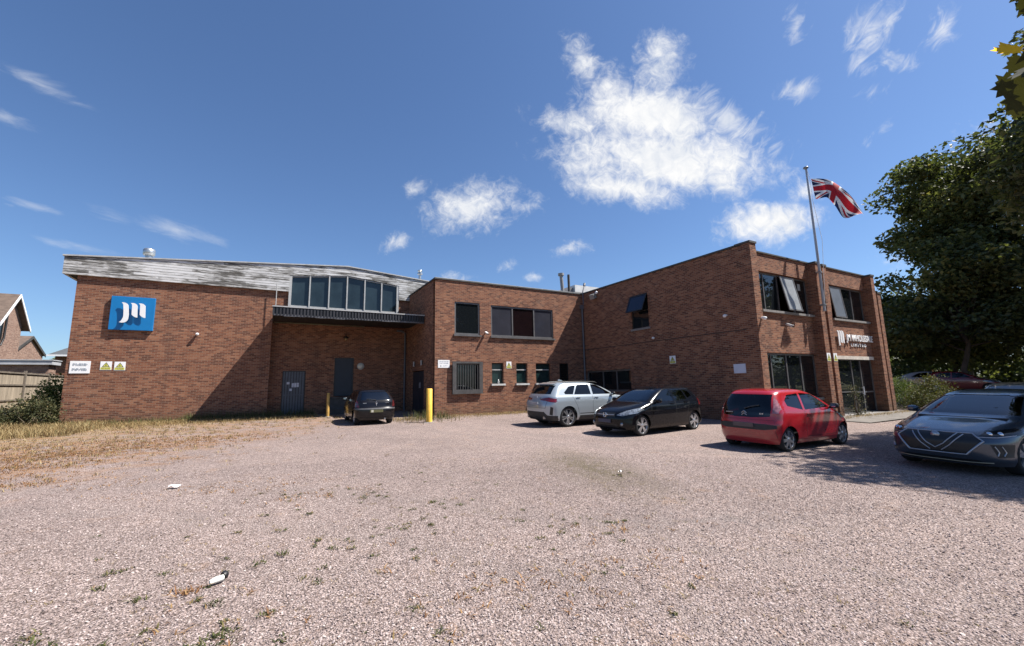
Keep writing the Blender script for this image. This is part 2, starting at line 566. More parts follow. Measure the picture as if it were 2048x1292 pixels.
# hall walls
b = MB()
wall(b, 'y', YA, HX0, HX1, -.3, 6.93, holes=[(-.28, 6.99, -.3, 5.3), (.40, 6.22, 6.13, 6.93)], th=.3)
b.quad((HX0, YA, -.3), (HX0, BACK, -.3), (HX0, BACK, 6.93), (HX0, YA, 6.93))
b.quad((HX1, YA, -.3), (HX1, BACK, -.3), (HX1, BACK, 6.93), (HX1, YA, 6.93))
b.quad((HX0, BACK, -.3), (HX1, BACK, -.3), (HX1, BACK, 6.93), (HX0, BACK, 6.93))
b.build('wall', BR, hall)
# recessed entrance wall
YR = 25.62
b = MB()
wall(b, 'y', YR, -.28, 6.99, -.3, 5.3, holes=[(.33, 1.45, .3, 2.74), (2.90, 3.88, 1.32, 3.47)], th=.25)
b.quad((-.28, YA + .3, -.3), (-.28, YR, -.3), (-.28, YR, 5.3), (-.28, YA + .3, 5.3))
b.quad((6.99, YA + .3, -.3), (6.99, YR, -.3), (6.99, YR, 5.3), (6.99, YA + .3, 5.3))
b.build('recessed_wall', BR, hall)

# fascia boards (front, following the gable) and left return
EV, RG = 7.69, 8.59
def roofz(x):
    return RG - abs(x - HXR) * (RG - EV) / (HXR + 8.29)
b = MB()
YF0, YF1 = YA - .13, YA - .02
wl, wr = .40, 6.22
def strip(x0, x1, zl0, zl1):
    # front board face with a thickness, from a lower line to the gable line
    top0, top1 = roofz(x0), roofz(x1)
    v = [(x0, YF0, zl0), (x1, YF0, zl1), (x1, YF0, top1), (x0, YF0, top0), (x0, YF1, zl0), (x1, YF1, zl1), (x1, YF1, top1), (x0, YF1, top0)]
    b.add(v, [(0, 1, 2, 3), (7, 6, 5, 4), (0, 4, 5, 1), (3, 2, 6, 7), (0, 3, 7, 4), (1, 5, 6, 2)])
strip(-8.29, wl, 6.92, 6.92)
strip(wl, HXR, 7.80, 8.11)
strip(HXR, wr, 8.11, 7.80)
strip(wr, 14.9, 6.92, 6.92)
b.add([(-8.29, YF0 + .001, 6.92), (-8.18, YF0 + .001, 6.92), (-8.18, BACK, 6.92), (-8.29, BACK, 6.92), (-8.29, YF0 + .001, 7.69), (-8.18, YF0 + .001, 7.69), (-8.18, BACK, 7.69), (-8.29, BACK, 7.69)],
      [(0, 3, 7, 4), (1, 5, 6, 2), (0, 4, 5, 1), (3, 2, 6, 7), (0, 1, 2, 3)])
b.build('fascia', FAS, hall)
b = MB()
b.quad((-8.17, YF1 + .002, 6.935), (HX0, YF1 + .002, 6.935), (HX0, BACK, 6.935), (-8.17, BACK, 6.935))
b.build('soffit', SOFF, hall)
b = MB()
for x0, x1 in ((-8.34, HXR), (HXR, 14.95)):
    z0, z1 = roofz(x0) + .02, roofz(x1) + .02
    v = [(x0, YF0 - .05, z0), (x1, YF0 - .05, z1), (x1, BACK + .2, z1), (x0, BACK + .2, z0)]
    v += [(p[0], p[1], p[2] + .06) for p in v]
    b.add(v, [(0, 1, 2, 3), (7, 6, 5, 4), (0, 4, 5, 1), (1, 5, 6, 2), (2, 6, 7, 3), (3, 7, 4, 0)])
roof = b.build('roof', COPL, hall)
b = MB()
b.tube([(-5.93, 27, 7.8), (-5.93, 27, 8.66)], .15, 18)
b.lathe([(.02, 8.98), (.21, 8.96), (.25, 8.90), (.25, 8.68), (.21, 8.62), (.12, 8.62)], (-5.93, 27, 0), 'z', 24)
b.build('vent_cowl', STEEL, roof)
b = MB()
b.tube([(9.02, 30, 7.9), (9.02, 30, 10.0)], .10, 12)
b.tube([(9.02, 30, 10.05), (9.02, 30, 10.16)], .19, 14)
b.lathe([(.02, 10.40), (.17, 10.36), (.17, 10.28), (.08, 10.22)], (9.02, 30, 0), 'z', 16)
b.build('flue', STEEL, roof)

# glazed strip under the gable
mx = [.46, 1.40, 2.37, 3.31, 4.27, 5.22, 6.16]
def headz(x):
    return 8.11 - abs(x - HXR) * (.31 / 2.9) - .02
f = MB()
for i, x in enumerate(mx):
    hw = .065 if i in (0, 6) else .032
    f.box(x - hw, x + hw, YA - .115, YA + .02, 6.13, headz(x) - .001)
for i in range(6):
    a, c = mx[i] + .04, mx[i + 1] - .04
    za, zc = headz(a), headz(c)
    v = [(a, YA - .06, za - .06), (c, YA - .06, zc - .06), (c, YA - .06, zc - .002), (a, YA - .06, za - .002)]
    v += [(p[0], YA + .02, p[2]) for p in v]
    f.add(v, [(0, 1, 2, 3), (7, 6, 5, 4), (0, 4, 5, 1), (3, 2, 6, 7), (0, 3, 7, 4), (1, 5, 6, 2)])
    f.box(a, c, YA - .07, YA + .02, 6.13, 6.20)
ws = f.build('clerestory_window', WHT, hall)
for i in range(6):
    a, c = mx[i], mx[i + 1]
    g = MB()
    g.prism([(a, 6.15), (c, 6.15), (c, headz(c) - .02), (a, headz(a) - .02)], 'y', YA + .0, YA + .008)
    g.build('glass', GLASS_B, ws)
b = MB()
b.quad((.2, YA + .45, 5.6), (6.4, YA + .45, 5.6), (6.4, YA + .45, 8.2), (.2, YA + .45, 8.2))
b.build('blind', mat('dim_grey_blind', (.05, .06, .065), .8, 0, .3, 2), ws)

# canopy over the loading entrance
cn = MB()
cx0, cx1, cy0, cz0, cz1 = -.26, 6.87, 21.92, 5.17, 5.58
cn.box(cx0, cx1, cy0 + .06, YA - .002, cz1 - .12, cz1 - .04)
cn.box(cx0 + .05, cx1, cy0 + .06, YA - .002, cz0 + .10, cz0 + .16)
cn.box(cx0, cx0 + .05, cy0 + .05, YA - .002, cz0 + .05, cz1 - .12)
cno = cn.build('canopy', SOFF, hall)
rb = MB()
n = 50
for i in range(n):
    x = cx0 + (cx1 - cx0) * i / n
    w_ = (cx1 - cx0) / n
    dmg = .05 * max(0, math.sin((x - 4.6) * 2.1)) * (1 if 4.6 < x < 6.0 else 0) * random.random()
    rb.box(x, x + w_ * .55, cy0 - .05, cy0 - .001, cz0 + dmg, cz1 - .05)
rb.box(cx0, cx1, cy0 + .02, cy0 + .05, cz0 + .03, cz1 - .05, 1)
rb.build('ribbed_front', [mat('grey_ribbed_metal', (.034, .034, .038), .5, .3, .35, 3), BLACK], cno)
eb = MB()
eb.box(cx0 - .02, cx1, cy0 - .07, cy0 + .10, cz1 - .05, cz1)
eb.build('edge_trim', COPL, cno)
lt = MB()
for i in range(16):
    x = cx0 + .02 + (cx1 - cx0 - .05) * i / 16
    lt.box(x, x + (cx1 - cx0) / 16 + .002, cy0 - .035, cy0 + .04, cz0 - .05 + random.uniform(-.018, .012), cz0 + .03)
lt.build('bottom_trim', mat('bent_grey_trim', (.11, .11, .115), .5, .3, .3, 5), cno)
b = MB()
b.tube([(-.17, 24.80, 5.55), (-.17, 24.80, 7.25)], .022, 8)
b.build('white_rod', WHT, hall)
b = MB()
b.tube([(6.80, 25.5, .3), (6.80, 25.5, 5.0), (6.62, 25.5, 5.12), (6.3, 25.5, 5.14)], .06, 10)
b.build('drainpipe', PIPE, hall)

# doors of the hall
b = MB()
for i in range(8):
    x = .36 + i * 1.06 / 8
    b.box(x, x + .095, YR + .03, YR + .075, .34, 2.70)
b.box(.36, 1.42, YR + .055, YR + .10, .34, 2.70, 1)
b.box(.36, 1.42, YR + .015, YR + .05, 1.44, 1.49)
dr1 = b.build('door', [mat('grey_steel_bars', (.075, .08, .095), .5, .2, .2, 4), BLACK], hall, 'ribbed grey steel door with small stickers')
b = MB()
b.box(.34, .385, YR - .01, YR + .06, .32, 2.74)
b.box(1.395, 1.44, YR - .01, YR + .06, .32, 2.74)
b.box(.385, 1.395, YR - .01, YR + .06, 2.70, 2.74)
b.build('frame', FRM_D, dr1)
STK = mat('faded_white_sticker', (.5, .5, .55), .6, 0, .2, 9)
for x0, z0, w_, h_ in ((.56, 2.03, .13, .12), (.80, 1.87, .10, .22), (.92, 1.87, .10, .23), (1.04, 1.88, .10, .22), (.70, 1.68, .12, .12)):
    b = MB()
    b.box(x0, x0 + w_, YR + .02, YR + .026, z0, z0 + h_)
    b.build('sticker', STK, dr1)
b = MB()
b.box(2.93, 3.85, YR + .05, YR + .10, 1.35, 3.42)
dr2 = b.build('door', DOOR_B, hall, 'tall slate blue loading door set above the ground')
b = MB()
b.box(2.88, 2.94, YR - .01, YR + .08, 1.33, 3.48)
b.box(3.84, 3.90, YR - .01, YR + .08, 1.33, 3.48)
b.box(2.94, 3.84, YR - .01, YR + .08, 3.42, 3.48)
b.build('frame', FRM_D, dr2)
b = MB()
b.box(2.55, 4.35, 24.75, YR - .003, -.2, .62)
b.box(2.5, 4.4, 24.72, YR - .003, .62, .70)
b.box(2.60, 4.3, 25.2, YR - .003, .70, 1.22)
b.box(2.55, 4.35, 25.15, YR - .003, 1.22, 1.29)
b.build('loading_step', mat('dark_step_concrete', (.07, .065, .06), .9, 0, .3, 5, .3), hall)

# office block walls
ZT = 7.20
b = MB()
hB = [(7.93, 9.36, 4.40, 6.12), (10.02, 14.08, 4.38, 6.08), (7.90, 9.33, 1.45, 2.92), (10.04, 10.74, 1.84, 2.95), (11.53, 12.24, 1.84, 2.95), (12.80, 13.80, 1.84, 2.95), (14.42, 15.05, 1.70, 2.96)]
wall(b, 'y', YB, XBL, XC + .3, -.3, ZT, hB, .3)
b.build('wall', BR, office)
b = MB()
wall(b, 'x', XBL, YB + .302, BACK - 10, -.3, ZT, [(21.95, 24.2, .25, 2.64)], .3)
b.build('wall', BR, office, 'narrow side wall beside the canopy, in shade')
b = MB()
hC = [(14.97, 16.15, 4.52, 6.28), (16.45, 20.10, 1.30, 2.50)]
wall(b, 'x', XC, YDW - .001, YB - .002, -.3, ZT, hC, .3)
b.quad((XC - .004, 10.0, 3.75), (XC - .004, YB - .01, 3.75), (XC - .004, YB - .01, 3.785), (XC - .004, 10.0, 3.785), 1)
b.build('wall', [BR, mat('dark_mortar_line', (.03, .022, .02), .9, 0, .2, 8)], office, 'long side wall in shade')
XE = 27.0
b = MB()
hD = [(17.27, 21.17, 4.62, 6.28), (23.02, 26.60, 4.60, 6.26), (17.27, 21.17, .95, 2.86), (22.95, 26.58, -.3, 2.72)]
wall(b, 'y', YDW, XC + .302, XE, -.3, 7.05, hD, .3)
b.quad((XE, YDW, -.3), (XE, BACK - 12, -.3), (XE, BACK - 12, 7.05), (XE, YDW, 7.05))
b.quad((XBL, BACK - 12, -.3), (XE, BACK - 12, -.3), (XE, BACK - 12, 7.05), (XBL, BACK - 12, 7.05))
b.build('wall', BR, office, 'front wall between the piers')
def pier(x0, x1, zt, cap=True):
    b = MB()
    b.box(x0, x1, YD, YDW - .003, -.3, zt)
    p = b.build('pier', BR, office)
    if cap:
        b = MB()
        b.box(x0 - .03, x1 + .03, YD - .03, YDW + .25, zt + .002, zt + .09)
        b.build('cap', COP, p)
b = MB()
b.box(XC, XC + .42, YD, YDW - .003, -.3, 7.0)
b.box(XC + .004, XC + .30, YDW - .002, YDW + .3, ZT - .002, ZT + .0)
p = b.build('pier', BR, office)
b = MB()
b.box(XC - .03, XC + .45, YD - .03, YDW + .28, 7.23, 7.31)
b.build('cap', COP, p)
b = MB()
b.box(XC + .003, XC + .417, YD + .003, YDW - .006, 7.0, 7.228)
b.build('pier_top', BR, p)
pier(21.20, 21.56, 6.98)
pier(21.78, 22.13, 6.93)
pier(26.63, 26.99, 6.98)
pier(27.14, 27.49, 6.10)
b = MB()
b.box(XE - .3, 27.49, YDW + .3, 10.6, -.3, 6.05)
b.build('end_wall', BR, office)
# copings
b = MB()
b.box(XBL - .05, XC + .1, YB - .05, YB + .33, ZT + .002, ZT + .07)
b.box(XBL - .05, XBL + .35, YB + .33, BACK - 10, ZT + .002, ZT + .07)
b.box(XC - .05, XC + .33, YDW + .28, YB - .05, ZT + .004, ZT + .075)
b.box(XC + .45, XE + .05, YDW - .05, YDW + .33, 7.052, 7.11)
b.build('coping', COP, office)
b = MB()
b.box(XBL - .02, XC + .06, YB - .02, YB + .30, ZT + .071, ZT + .10)
b.build('edge_strip', COPL, office)
b = MB()
b.box(XBL + .31, XC + .29, YB + .31, BACK - 12.1, 6.85, 6.95)
b.box(XC + .31, XE - .02, YDW + .31, BACK - 12.1, 6.72, 6.82)
roof = b.build('roof', FELT, office)
b = MB()
b.tube([(16.62, 22.5, 6.9), (16.46, 22.5, 9.0)], .115, 12)
b.tube([(16.46, 22.5, 8.98), (16.45, 22.5, 9.14)], .20, 14)
b.build('flue', PIPE_L, roof)
b = MB()
b.tube([(17.08, 22.5, 6.9), (17.08, 22.5, 9.12)], .085, 12)
b.build('flue', COP, roof)
# rooftop plant housing with pale fascia
b = MB()
b.prism([(17.2, 6.9), (18.9, 6.9), (18.9, 8.75), (18.3, 8.75), (17.2, 8.25)], 'y', 24.3, 27.5)
ph = b.build('plant_housing', mat('grey_cladding', (.13, .13, .14), .7, 0, .2, 3), roof)
b = MB()
b.box(18.92, 24.5, 24.2, 28, 6.9, 8.42)
b.box(18.85, 24.6, 24.1, 28.1, 8.42, 8.95)
b.build('pale_fascia', mat('pale_painted_cladding', (.55, .55, .54), .6, 0, .15, 2), ph)
b = MB()
b.tube([(16.24, 20.02, 6.55), (16.24, 20.02, 7.35), (16.62, 20.3, 7.88)], .035, 8)
b.tube([(16.58, 20.27, 7.80), (16.68, 20.35, 7.98)], .075, 10)
b.build('mast', PIPE, office)
# drain pipes
b = MB()
b.tube([(16.19, 20.10, .15), (16.19, 20.10, 6.30)], .055, 12)
b.box(16.08, 16.26, 20.0, 20.19, 6.30, 6.52)
b.build('drainpipe', PIPE, office)

# windows on the wall facing the yard
w = window(office, 'y', YB, 7.93, 9.36, 4.40, 6.12, fm=FRM, sill=.09, rec=.04, fw=.085, sillm=FRM)
w = window(office, 'y', YB, 10.02, 14.08, 4.38, 6.08, mull=(11.37, 12.78), fm=FRM, sill=.09, rec=.04, fw=.085, sillm=FRM, gms=(GLASS_F, GLASS_R, GLASS_F))
b = MB()
w = window(office, 'y', YB, 7.90, 9.33, 1.45, 2.92, fm=FRM, sill=.12, rec=.08, fw=.10, sillm=FRM)
b = MB()
for x0, x1, z0, z1 in ((7.78, 7.98, 1.36, 3.0), (9.25, 9.45, 1.36, 3.0), (7.98, 9.25, 2.90, 3.0), (7.98, 9.25, 1.36, 1.58)):
    b.box(x0, x1, YB - .14, YB - .055, z0, z1)
for i in range(9):
    x = 8.07 + i * 1.09 / 8
    b.box(x - .012, x + .012, YB - .11, YB - .085, 1.58, 2.90)
b.build('security_grille', mat('weathered_grey_steel', (.085, .08, .078), .5, .3, .25, 6), w)
for u0_, u1_ in ((10.04, 10.74), (11.53, 12.24), (12.80, 13.80)):
    w = window(office, 'y', YB, u0_, u1_, 1.84, 2.95, fm=FRM_D, gm=GLASS_G, sill=.12, rec=.12, fw=.07, sillm=mat('pale_sill', (.5, .5, .48), .7, 0, .2, 8))
    b = MB()
    b.box(u0_ + .06, u1_ - .06, YB + .09, YB + .118, 2.56, 2.61)
    b.build('transom', COPL, w)
b = MB()
b.lathe([(.0, 1.85), (.05, 1.85), (.06, 1.95), (.035, 2.0), (.03, 2.07), (.0, 2.08)], (10.45, YB + .06, 0), 'z', 14)
tag(b.build('soap_bottle', mat('clear_grey_plastic', (.35, .36, .36), .2, 0, .1, 9)), 'small pale bottle standing on the sill of the first small ground floor window', 'bottle')
b = MB()
b.box(14.42, 14.47, YB + .01, YB + .12, 1.70, 2.96)
b.box(15.0, 15.05, YB + .01, YB + .12, 1.70, 2.96)
for i in range(11):
    z = 1.76 + i * .112
    b.obox((14.735, YB + .08, z), (.265, 0, 0), (0, .05, -.035), (0, .006, .009))
b.box(14.47, 15.0, YB + .2, YB + .21, 1.7, 2.96)
b.build('louvre_vent', FRM_D, office)
# windows on the long shaded wall
w = window(office, 'x', XC, 14.97, 16.15, 4.52, 6.28, trans=(5.42,), fm=FRM_D, gm=GLASS, sill=.05, rec=.06, fw=.06)
a = R(24)
b = MB(); g = MB()
hz, L_ = 6.24, .96
for (y0, y1, s0, s1) in ((14.98, 15.05, 0, L_), (16.07, 16.14, 0, L_), (15.05, 16.07, 0, .07), (15.05, 16.07, L_ - .07, L_)):
    c_ = (y0 + y1) / 2
    sm = (s0 + s1) / 2
    b.obox((XC - .03 - math.sin(a) * sm, c_, hz - math.cos(a) * sm), (math.cos(a) * .022, 0, -math.sin(a) * .022), (0, (y1 - y0) / 2, 0), (-math.sin(a) * (s1 - s0) / 2, 0, -math.cos(a) * (s1 - s0) / 2))
sm = L_ / 2
g.obox((XC - .03 - math.sin(a) * sm, 15.56, hz - math.cos(a) * sm), (math.cos(a) * .005, 0, -math.sin(a) * .005), (0, .52, 0), (-math.sin(a) * (L_ / 2 - .06), 0, -math.cos(a) * (L_ / 2 - .06)))
s_ = b.build('open_sash', FRM_D, w)
g.build('pane', mat('navy_tinted_glass', (.012, .016, .035), .06, 0, 0), s_)
w = window(office, 'x', XC, 16.45, 20.10, 1.30, 2.50, mull=(17.6, 18.7), fm=FRM, rec=.10, fw=.10)
# windows and entrance of the end facing the yard
def open_sash(wn, x0, x1, zt, ln, ang, gm):
    a = R(ang)
    b = MB(); g = MB()
    def P(x, s, d=0):
        return Vector((x, YDW + .06 - math.sin(a) * s - math.cos(a) * d, zt - math.cos(a) * s + math.sin(a) * d * -1))
    dirs = Vector((0, -math.sin(a), -math.cos(a)))
    nrm = Vector((0, math.cos(a), -math.sin(a)))
    for (xa, xb, s0, s1) in ((x0, x0 + .06, 0, ln), (x1 - .06, x1, 0, ln), (x0 + .06, x1 - .06, 0, .06), (x0 + .06, x1 - .06, ln - .06, ln)):
        b.obox(Vector(((xa + xb) / 2, YDW + .06, zt)) + dirs * ((s0 + s1) / 2), ((xb - xa) / 2, 0, 0), nrm * .02, dirs * ((s1 - s0) / 2))
    g.obox(Vector(((x0 + x1) / 2, YDW + .06, zt)) + dirs * (ln / 2), ((x1 - x0) / 2 - .05, 0, 0), nrm * .005, dirs * (ln / 2 - .05))
    s_ = b.build('open_sash', FRM, wn)
    g.build('pane', gm, s_)
w = window(office, 'y', YDW, 17.27, 21.17, 4.62, 6.28, mull=(17.80, 18.86, 20.05), fm=FRM, sill=.10, rec=.14, fw=.07, skip=(2,))
open_sash(w, 18.92, 20.0, 6.22, 1.56, 10, mat('dusty_glass_painted_sky', (.36, .38, .40), .22, .25, .12, 3))  # dusty pane, with a bright sky reflection put into its pale colour
b = MB()
b.box(20.5, 20.72, YDW + .15, YDW + .156, 5.75, 6.05)
b.build('notice', mat('faded_notice', (.35, .36, .34), .7, 0, .1, 5), w)
w = window(office, 'y', YDW, 23.02, 26.60, 4.60, 6.26, mull=(24.28, 25.45), fm=FRM, sill=.10, rec=.14, fw=.07, skip=(0,))
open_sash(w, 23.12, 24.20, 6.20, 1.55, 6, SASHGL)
w = window(office, 'y', YDW, 17.27, 21.17, .95, 2.86, mull=(17.78, 18.90, 20.02), fm=FRM, sill=.06, rec=.14, fw=.08)
b = MB()
b.box(22.20, 26.6, YDW - .035, YDW - .004, 2.66, 2.82)
b.build('lintel', LINT, office)
b = MB()
for x in (22.98, 24.45, 25.36, 26.52):
    b.box(x, x + .07, YDW + .12, YDW + .19, .05, 2.70)
b.box(23.05, 24.45, YDW + .13, YDW + .18, 1.10, 1.15)
b.box(24.52, 26.52, YDW + .13, YDW + .18, 1.05, 1.12)
b.box(23.05, 26.52, YDW + .13, YDW + .18, 2.62, 2.70)
b.box(23.05, 26.52, YDW + .13, YDW + .18, .05, .15)
en = b.build('entrance_door', FRM, office, 'dark glazed entrance doors with grey frame')
b = MB()
b.box(23.02, 26.55, YDW + .15, YDW + .158, .1, 2.66)
b.build('glass', GLASS, en)
b = MB()
b.tube([(25.30, YDW + .06, .95), (25.30, YDW + .06, 1.35)], .022, 8)
b.box(25.285, 25.315, YDW + .06, YDW + .13, 1.0, 1.03)
b.box(25.285, 25.315, YDW + .06, YDW + .13, 1.27, 1.30)
b.build('handle', WHITE, en)
b = MB()
b.box(22.9, 26.6, 9.2, YDW + .12, -.25, .045 + .06)
b.build('doorstep', GRY, office)
# door in the narrow side wall
b = MB()
b.box(XBL + .06, XBL + .11, 21.97, 23.06, .25, 2.60)
b.box(XBL + .06, XBL + .11, 23.09, 24.18, .25, 2.60)
dd = b.build('door', mat('dark_navy_door', (.022, .024, .034), .5, 0, .15, 4), office, 'dark double door in the shaded side wall')
b = MB()
b.box(XBL + .04, XBL + .058, 22.7, 22.95, 1.7, 2.0)
b.build('sticker', mat('grey_sticker', (.2, .2, .22), .6, 0, .1, 9), dd)
# ------------------------------------------------------------------ things fixed to the building
def text_mesh(name, s, size, mt, parent, org, right, up, depth=.01, width=None):
    cu = bpy.data.curves.new(name, 'FONT')
    cu.body = s
    cu.size = size
    cu.extrude = depth / 2
    cu.offset = .006
    cu.align_x = 'CENTER'
    cu.align_y = 'CENTER'
    tmp = bpy.data.objects.new('tmp', cu)
    C.objects.link(tmp)
    dg = bpy.context.evaluated_depsgraph_get()
    me = bpy.data.meshes.new_from_object(tmp.evaluated_get(dg))
    bpy.data.objects.remove(tmp)
    right, up = Vector(right), Vector(up)
    nrm = right.cross(up)
    xs = [v.co.x for v in me.vertices]
    sc = 1.0 if not width else width / (max(xs) - min(xs))
    off = WORLD.get(parent.name, Vector((0, 0, 0)))
    for v in me.vertices:
        v.co = Vector(org) + right * v.co.x * sc + up * v.co.y + nrm * v.co.z - off
    me.materials.clear()
    me.materials.append(mt)
    me.name = name
    o = bpy.data.objects.new(name, me)
    C.objects.link(o)
    o.parent = parent
    return o


def outline(name, polys, mt, parent, org, right, up, depth):
    b = MB()
    right, up = Vector(right), Vector(up)
    n_ = right.cross(up)
    off0 = Vector(org)
    for poly in polys:
        k = len(poly)
        vs = [off0 + right * p[0] + up * p[1] for p in poly]
        vs += [v + n_ * depth for v in vs]
        b.add(vs, [tuple(range(k))[::-1], tuple(range(k, 2 * k))] + [(i, (i + 1) % k, k + (i + 1) % k, k + i) for i in range(k)])
    return b.build(name, mt, parent)


XR, ZU = (1, 0, 0), (0, 0, 1)
# blue logo sign
sx0, sx1, sz0, sz1 = -6.60, -5.06, 4.55, 6.08
sg = thing('logo_sign', 'square bright blue sign with raised white letters high on the brick hall', 'sign', ((sx0 + sx1) / 2, YA - .1, sz0))
b = MB()
b.box(sx0, sx1, YA - .14, YA - .002, sz0, sz1)
b.build('panel', [SIGNB], sg, bevel=.012)
J = [(.252, .19), (.31, .192), (.354, .207), (.39, .235), (.411, .28), (.425, .40), (.44, .562), (.437, .65), (.427, .716), (.40, .76), (.357, .786), (.30, .795), (.24, .783), (.275, .75), (.30, .70), (.32, .63), (.323, .57), (.312, .40), (.296, .265), (.28, .22)]
M1 = [(.454, .20), (.51, .195), (.555, .204), (.595, .235), (.616, .277), (.626, .45), (.636, .625), (.595, .62), (.558, .598), (.525, .57), (.502, .536), (.498, .40), (.493, .252), (.478, .22)]
M2 = [(u_ + .183, v_) for u_, v_ in M1]
sw, sh = sx1 - sx0, sz1 - sz0
outline('letter', [[(u_ * sw, -v_ * sh) for u_, v_ in q] for q in (J, M1, M2)], LETW, sg, (sx0, YA - .225, sz1), XR, ZU, .035)
for u_, v_ in ((.36, .30), (.37, .68), (.55, .30), (.56, .5), (.73, .30), (.745, .5)):
    b = MB()
    b.tube([(sx0 + u_ * sw, YA - .225, sz1 - v_ * sh), (sx0 + u_ * sw, YA - .14, sz1 - v_ * sh)], .012, 6)
    b.build('standoff', STEEL, sg)


SIGNGL = mat('pale_grey_sign_print', (.30, .33, .37), .5, 0, .1, 5)


def bars(b, axis, pl, x0, x1, z0, z1, seed, mi, d=.006, segs=7):
    rr = random.Random(seed)
    x = x0
    w_ = (x1 - x0) / segs
    for i in range(segs):
        a = x + rr.uniform(.05, .3) * w_
        c = x + w_ * rr.uniform(.72, .98)
        bar(b, axis, pl, a, c, -d, -.001, z0 if rr.random() > .3 else z0 + (z1 - z0) * .35, z1 if rr.random() > .3 else z1 - (z1 - z0) * .3, mi)
        x += w_


sgn = thing('notice_board', 'white rectangular notice with two lines of grey print at the left corner of the hall', 'sign', (-7.37, YA, 2.63))
b = MB()
b.box(-7.70, -7.05, YA - .03, YA - .002, 2.62, 3.15)
b.build('board', SIGNW, sgn)
b = MB()
bars(b, 'y', YA - .031, -7.61, -7.13, 2.95, 3.05, 3, 0, segs=10)
bars(b, 'y', YA - .031, -7.62, -7.14, 2.74, 2.84, 5, 0, segs=11)
b.build('lettering', SIGNGL, sgn)


def warn_sign(axis, pl, u, z, w_, h_, label, dim=False):
    loc = (u, pl, z) if axis == 'y' else (pl, u, z)
    t = thing('warning_sign', label, 'sign', loc, 'small yellow and white warning signs')
    b = MB()
    bar(b, axis, pl, u - w_ / 2, u + w_ / 2, -.012, -.001, z - h_ / 2, z + h_ / 2)
    b.build('board', SIGNW, t)
    b = MB()
    tri = [(u - w_ * .34, z - h_ * .12), (u + w_ * .34, z - h_ * .12), (u, z + h_ * .40)]
    ti = [(u + (p[0] - u) * .72, z + h_ * .04 + (p[1] - z - h_ * .04) * .72) for p in tri]
    ax = 'y' if axis == 'y' else 'x'
    b.prism(tri, ax, pl - .0165, pl - .0125, 0)
    b.build('triangle', SIGNK, t)
    b = MB()
    b.prism(ti, ax, pl - .019, pl - .0167, 0)
    bar(b, axis, pl, u - w_ * .44, u + w_ * .44, -.0165, -.0125, z - h_ * .44, z - h_ * .17, 0)
    b.build('yellow_print', SIGNY, t)
    b = MB()
    bars(b, axis, pl - .0167, u - w_ * .38, u + w_ * .38, z - h_ * .26, z - h_ * .21, int(u * 10), 0, segs=5, d=.003)
    bars(b, axis, pl - .0167, u - w_ * .36, u + w_ * .36, z - h_ * .37, z - h_ * .32, int(u * 7), 0, segs=5, d=.003)
    b.prism([(u - .02, z - .0), (u + .02, z + .0), (u + .01, z + h_ * .18), (u - .01, z + h_ * .18)], ax, pl - .0215, pl - .0195, 0)
    b.build('lettering', SIGNK, t)


warn_sign('y', YA, -6.545, 2.95, .38, .38, 'small warning sign with a yellow triangle, next to the notice board on the hall')
warn_sign('y', YA, -6.08, 2.94, .38, .38, 'small warning sign with a yellow triangle, second one along from the notice board')
warn_sign('y', YB, 11.07, 2.84, .31, .37, 'small warning sign between the first two little ground floor windows')
warn_sign('x', XC, 13.69, 2.79, .34, .36, 'small warning sign alone on the long shaded brick wall')
warn_sign('y', YD, 21.375, 2.71, .31, .36, 'small warning sign on the brick pier beside the front window')
warn_sign('y', YD, 21.955, 2.71, .31, .36, 'small warning sign on the brick pier beside the entrance')
sgn = thing('notice_board', 'small white notice with grey print beside the barred window', 'sign', (7.35, YB, 2.7))
b = MB()
b.box(7.05, 7.66, YB - .012, YB - .001, 2.68, 3.07)
b.build('board', SIGNW, sgn)
b = MB()
bars(b, 'y', YB - .0125, 7.12, 7.6, 2.97, 3.01, 8, 0, segs=7, d=.003)
bars(b, 'y', YB - .0125, 7.12, 7.6, 2.89, 2.93, 9, 0, segs=7, d=.003)
bars(b, 'y', YB - .0125, 7.30, 7.55, 2.76, 2.80, 10, 0, segs=4, d=.003)
b.lathe([(0, -.016), (.035, -.016), (.035, -.0125)], (7.2, YB, 2.78), 'y', 14)
b.build('lettering', SIGNGL, sgn)
sgn = thing('blank_panel', 'plain bluish white panel on the shaded wall near the corner pier', 'sign', (XC, 10.43, 2.24))
b = MB()
b.box(XC - .02, XC - .002, 10.18, 10.68, 2.05, 2.42)
b.build('panel', SIGNBLANK, sgn)
for y_, z_ in ((10.21, 2.08), (10.65, 2.08), (10.21, 2.39), (10.65, 2.39)):
    b = MB()
    b.lathe([(0, -.026), (.012, -.024), (.012, -.0202)], (XC, y_, z_), 'x', 10)
    b.build('screw', STEEL, sgn)

# lettering over the entrance
lt_ = thing('shop_lettering', 'white raised logo and company lettering on the brick above the entrance', 'sign', (24.8, YDW, 3.6))
mz0, mz1 = 3.28, 4.02
mk = []
for i, (x, lo) in enumerate(((23.02, 0.0), (23.24, .26), (23.44, .26))):
    z0 = mz0 + lo * (mz1 - mz0) * .9
    mk.append([(x + .04 * 0, z0 - .0), (x + .13, z0 + .08 if lo == 0 else z0 - .04), (x + .15, mz1 - .14), (x + .09, mz1 - .03), (x - .06, mz1), (x + .0, mz1 - .12)] if lo else
              [(x + .02, z0), (x + .12, z0 + .04), (x + .15, mz1 - .14), (x + .09, mz1 - .03), (x - .06, mz1), (x + .02, mz1 - .12)])
outline('logo', mk, LETW, lt_, (0, YDW - .09, 0), XR, ZU, .03)
text_mesh('lettering', 'JM WHOLESALE', .44, LETW, lt_, (25.25, YDW - .08, 3.69), XR, ZU, .04, 2.74)
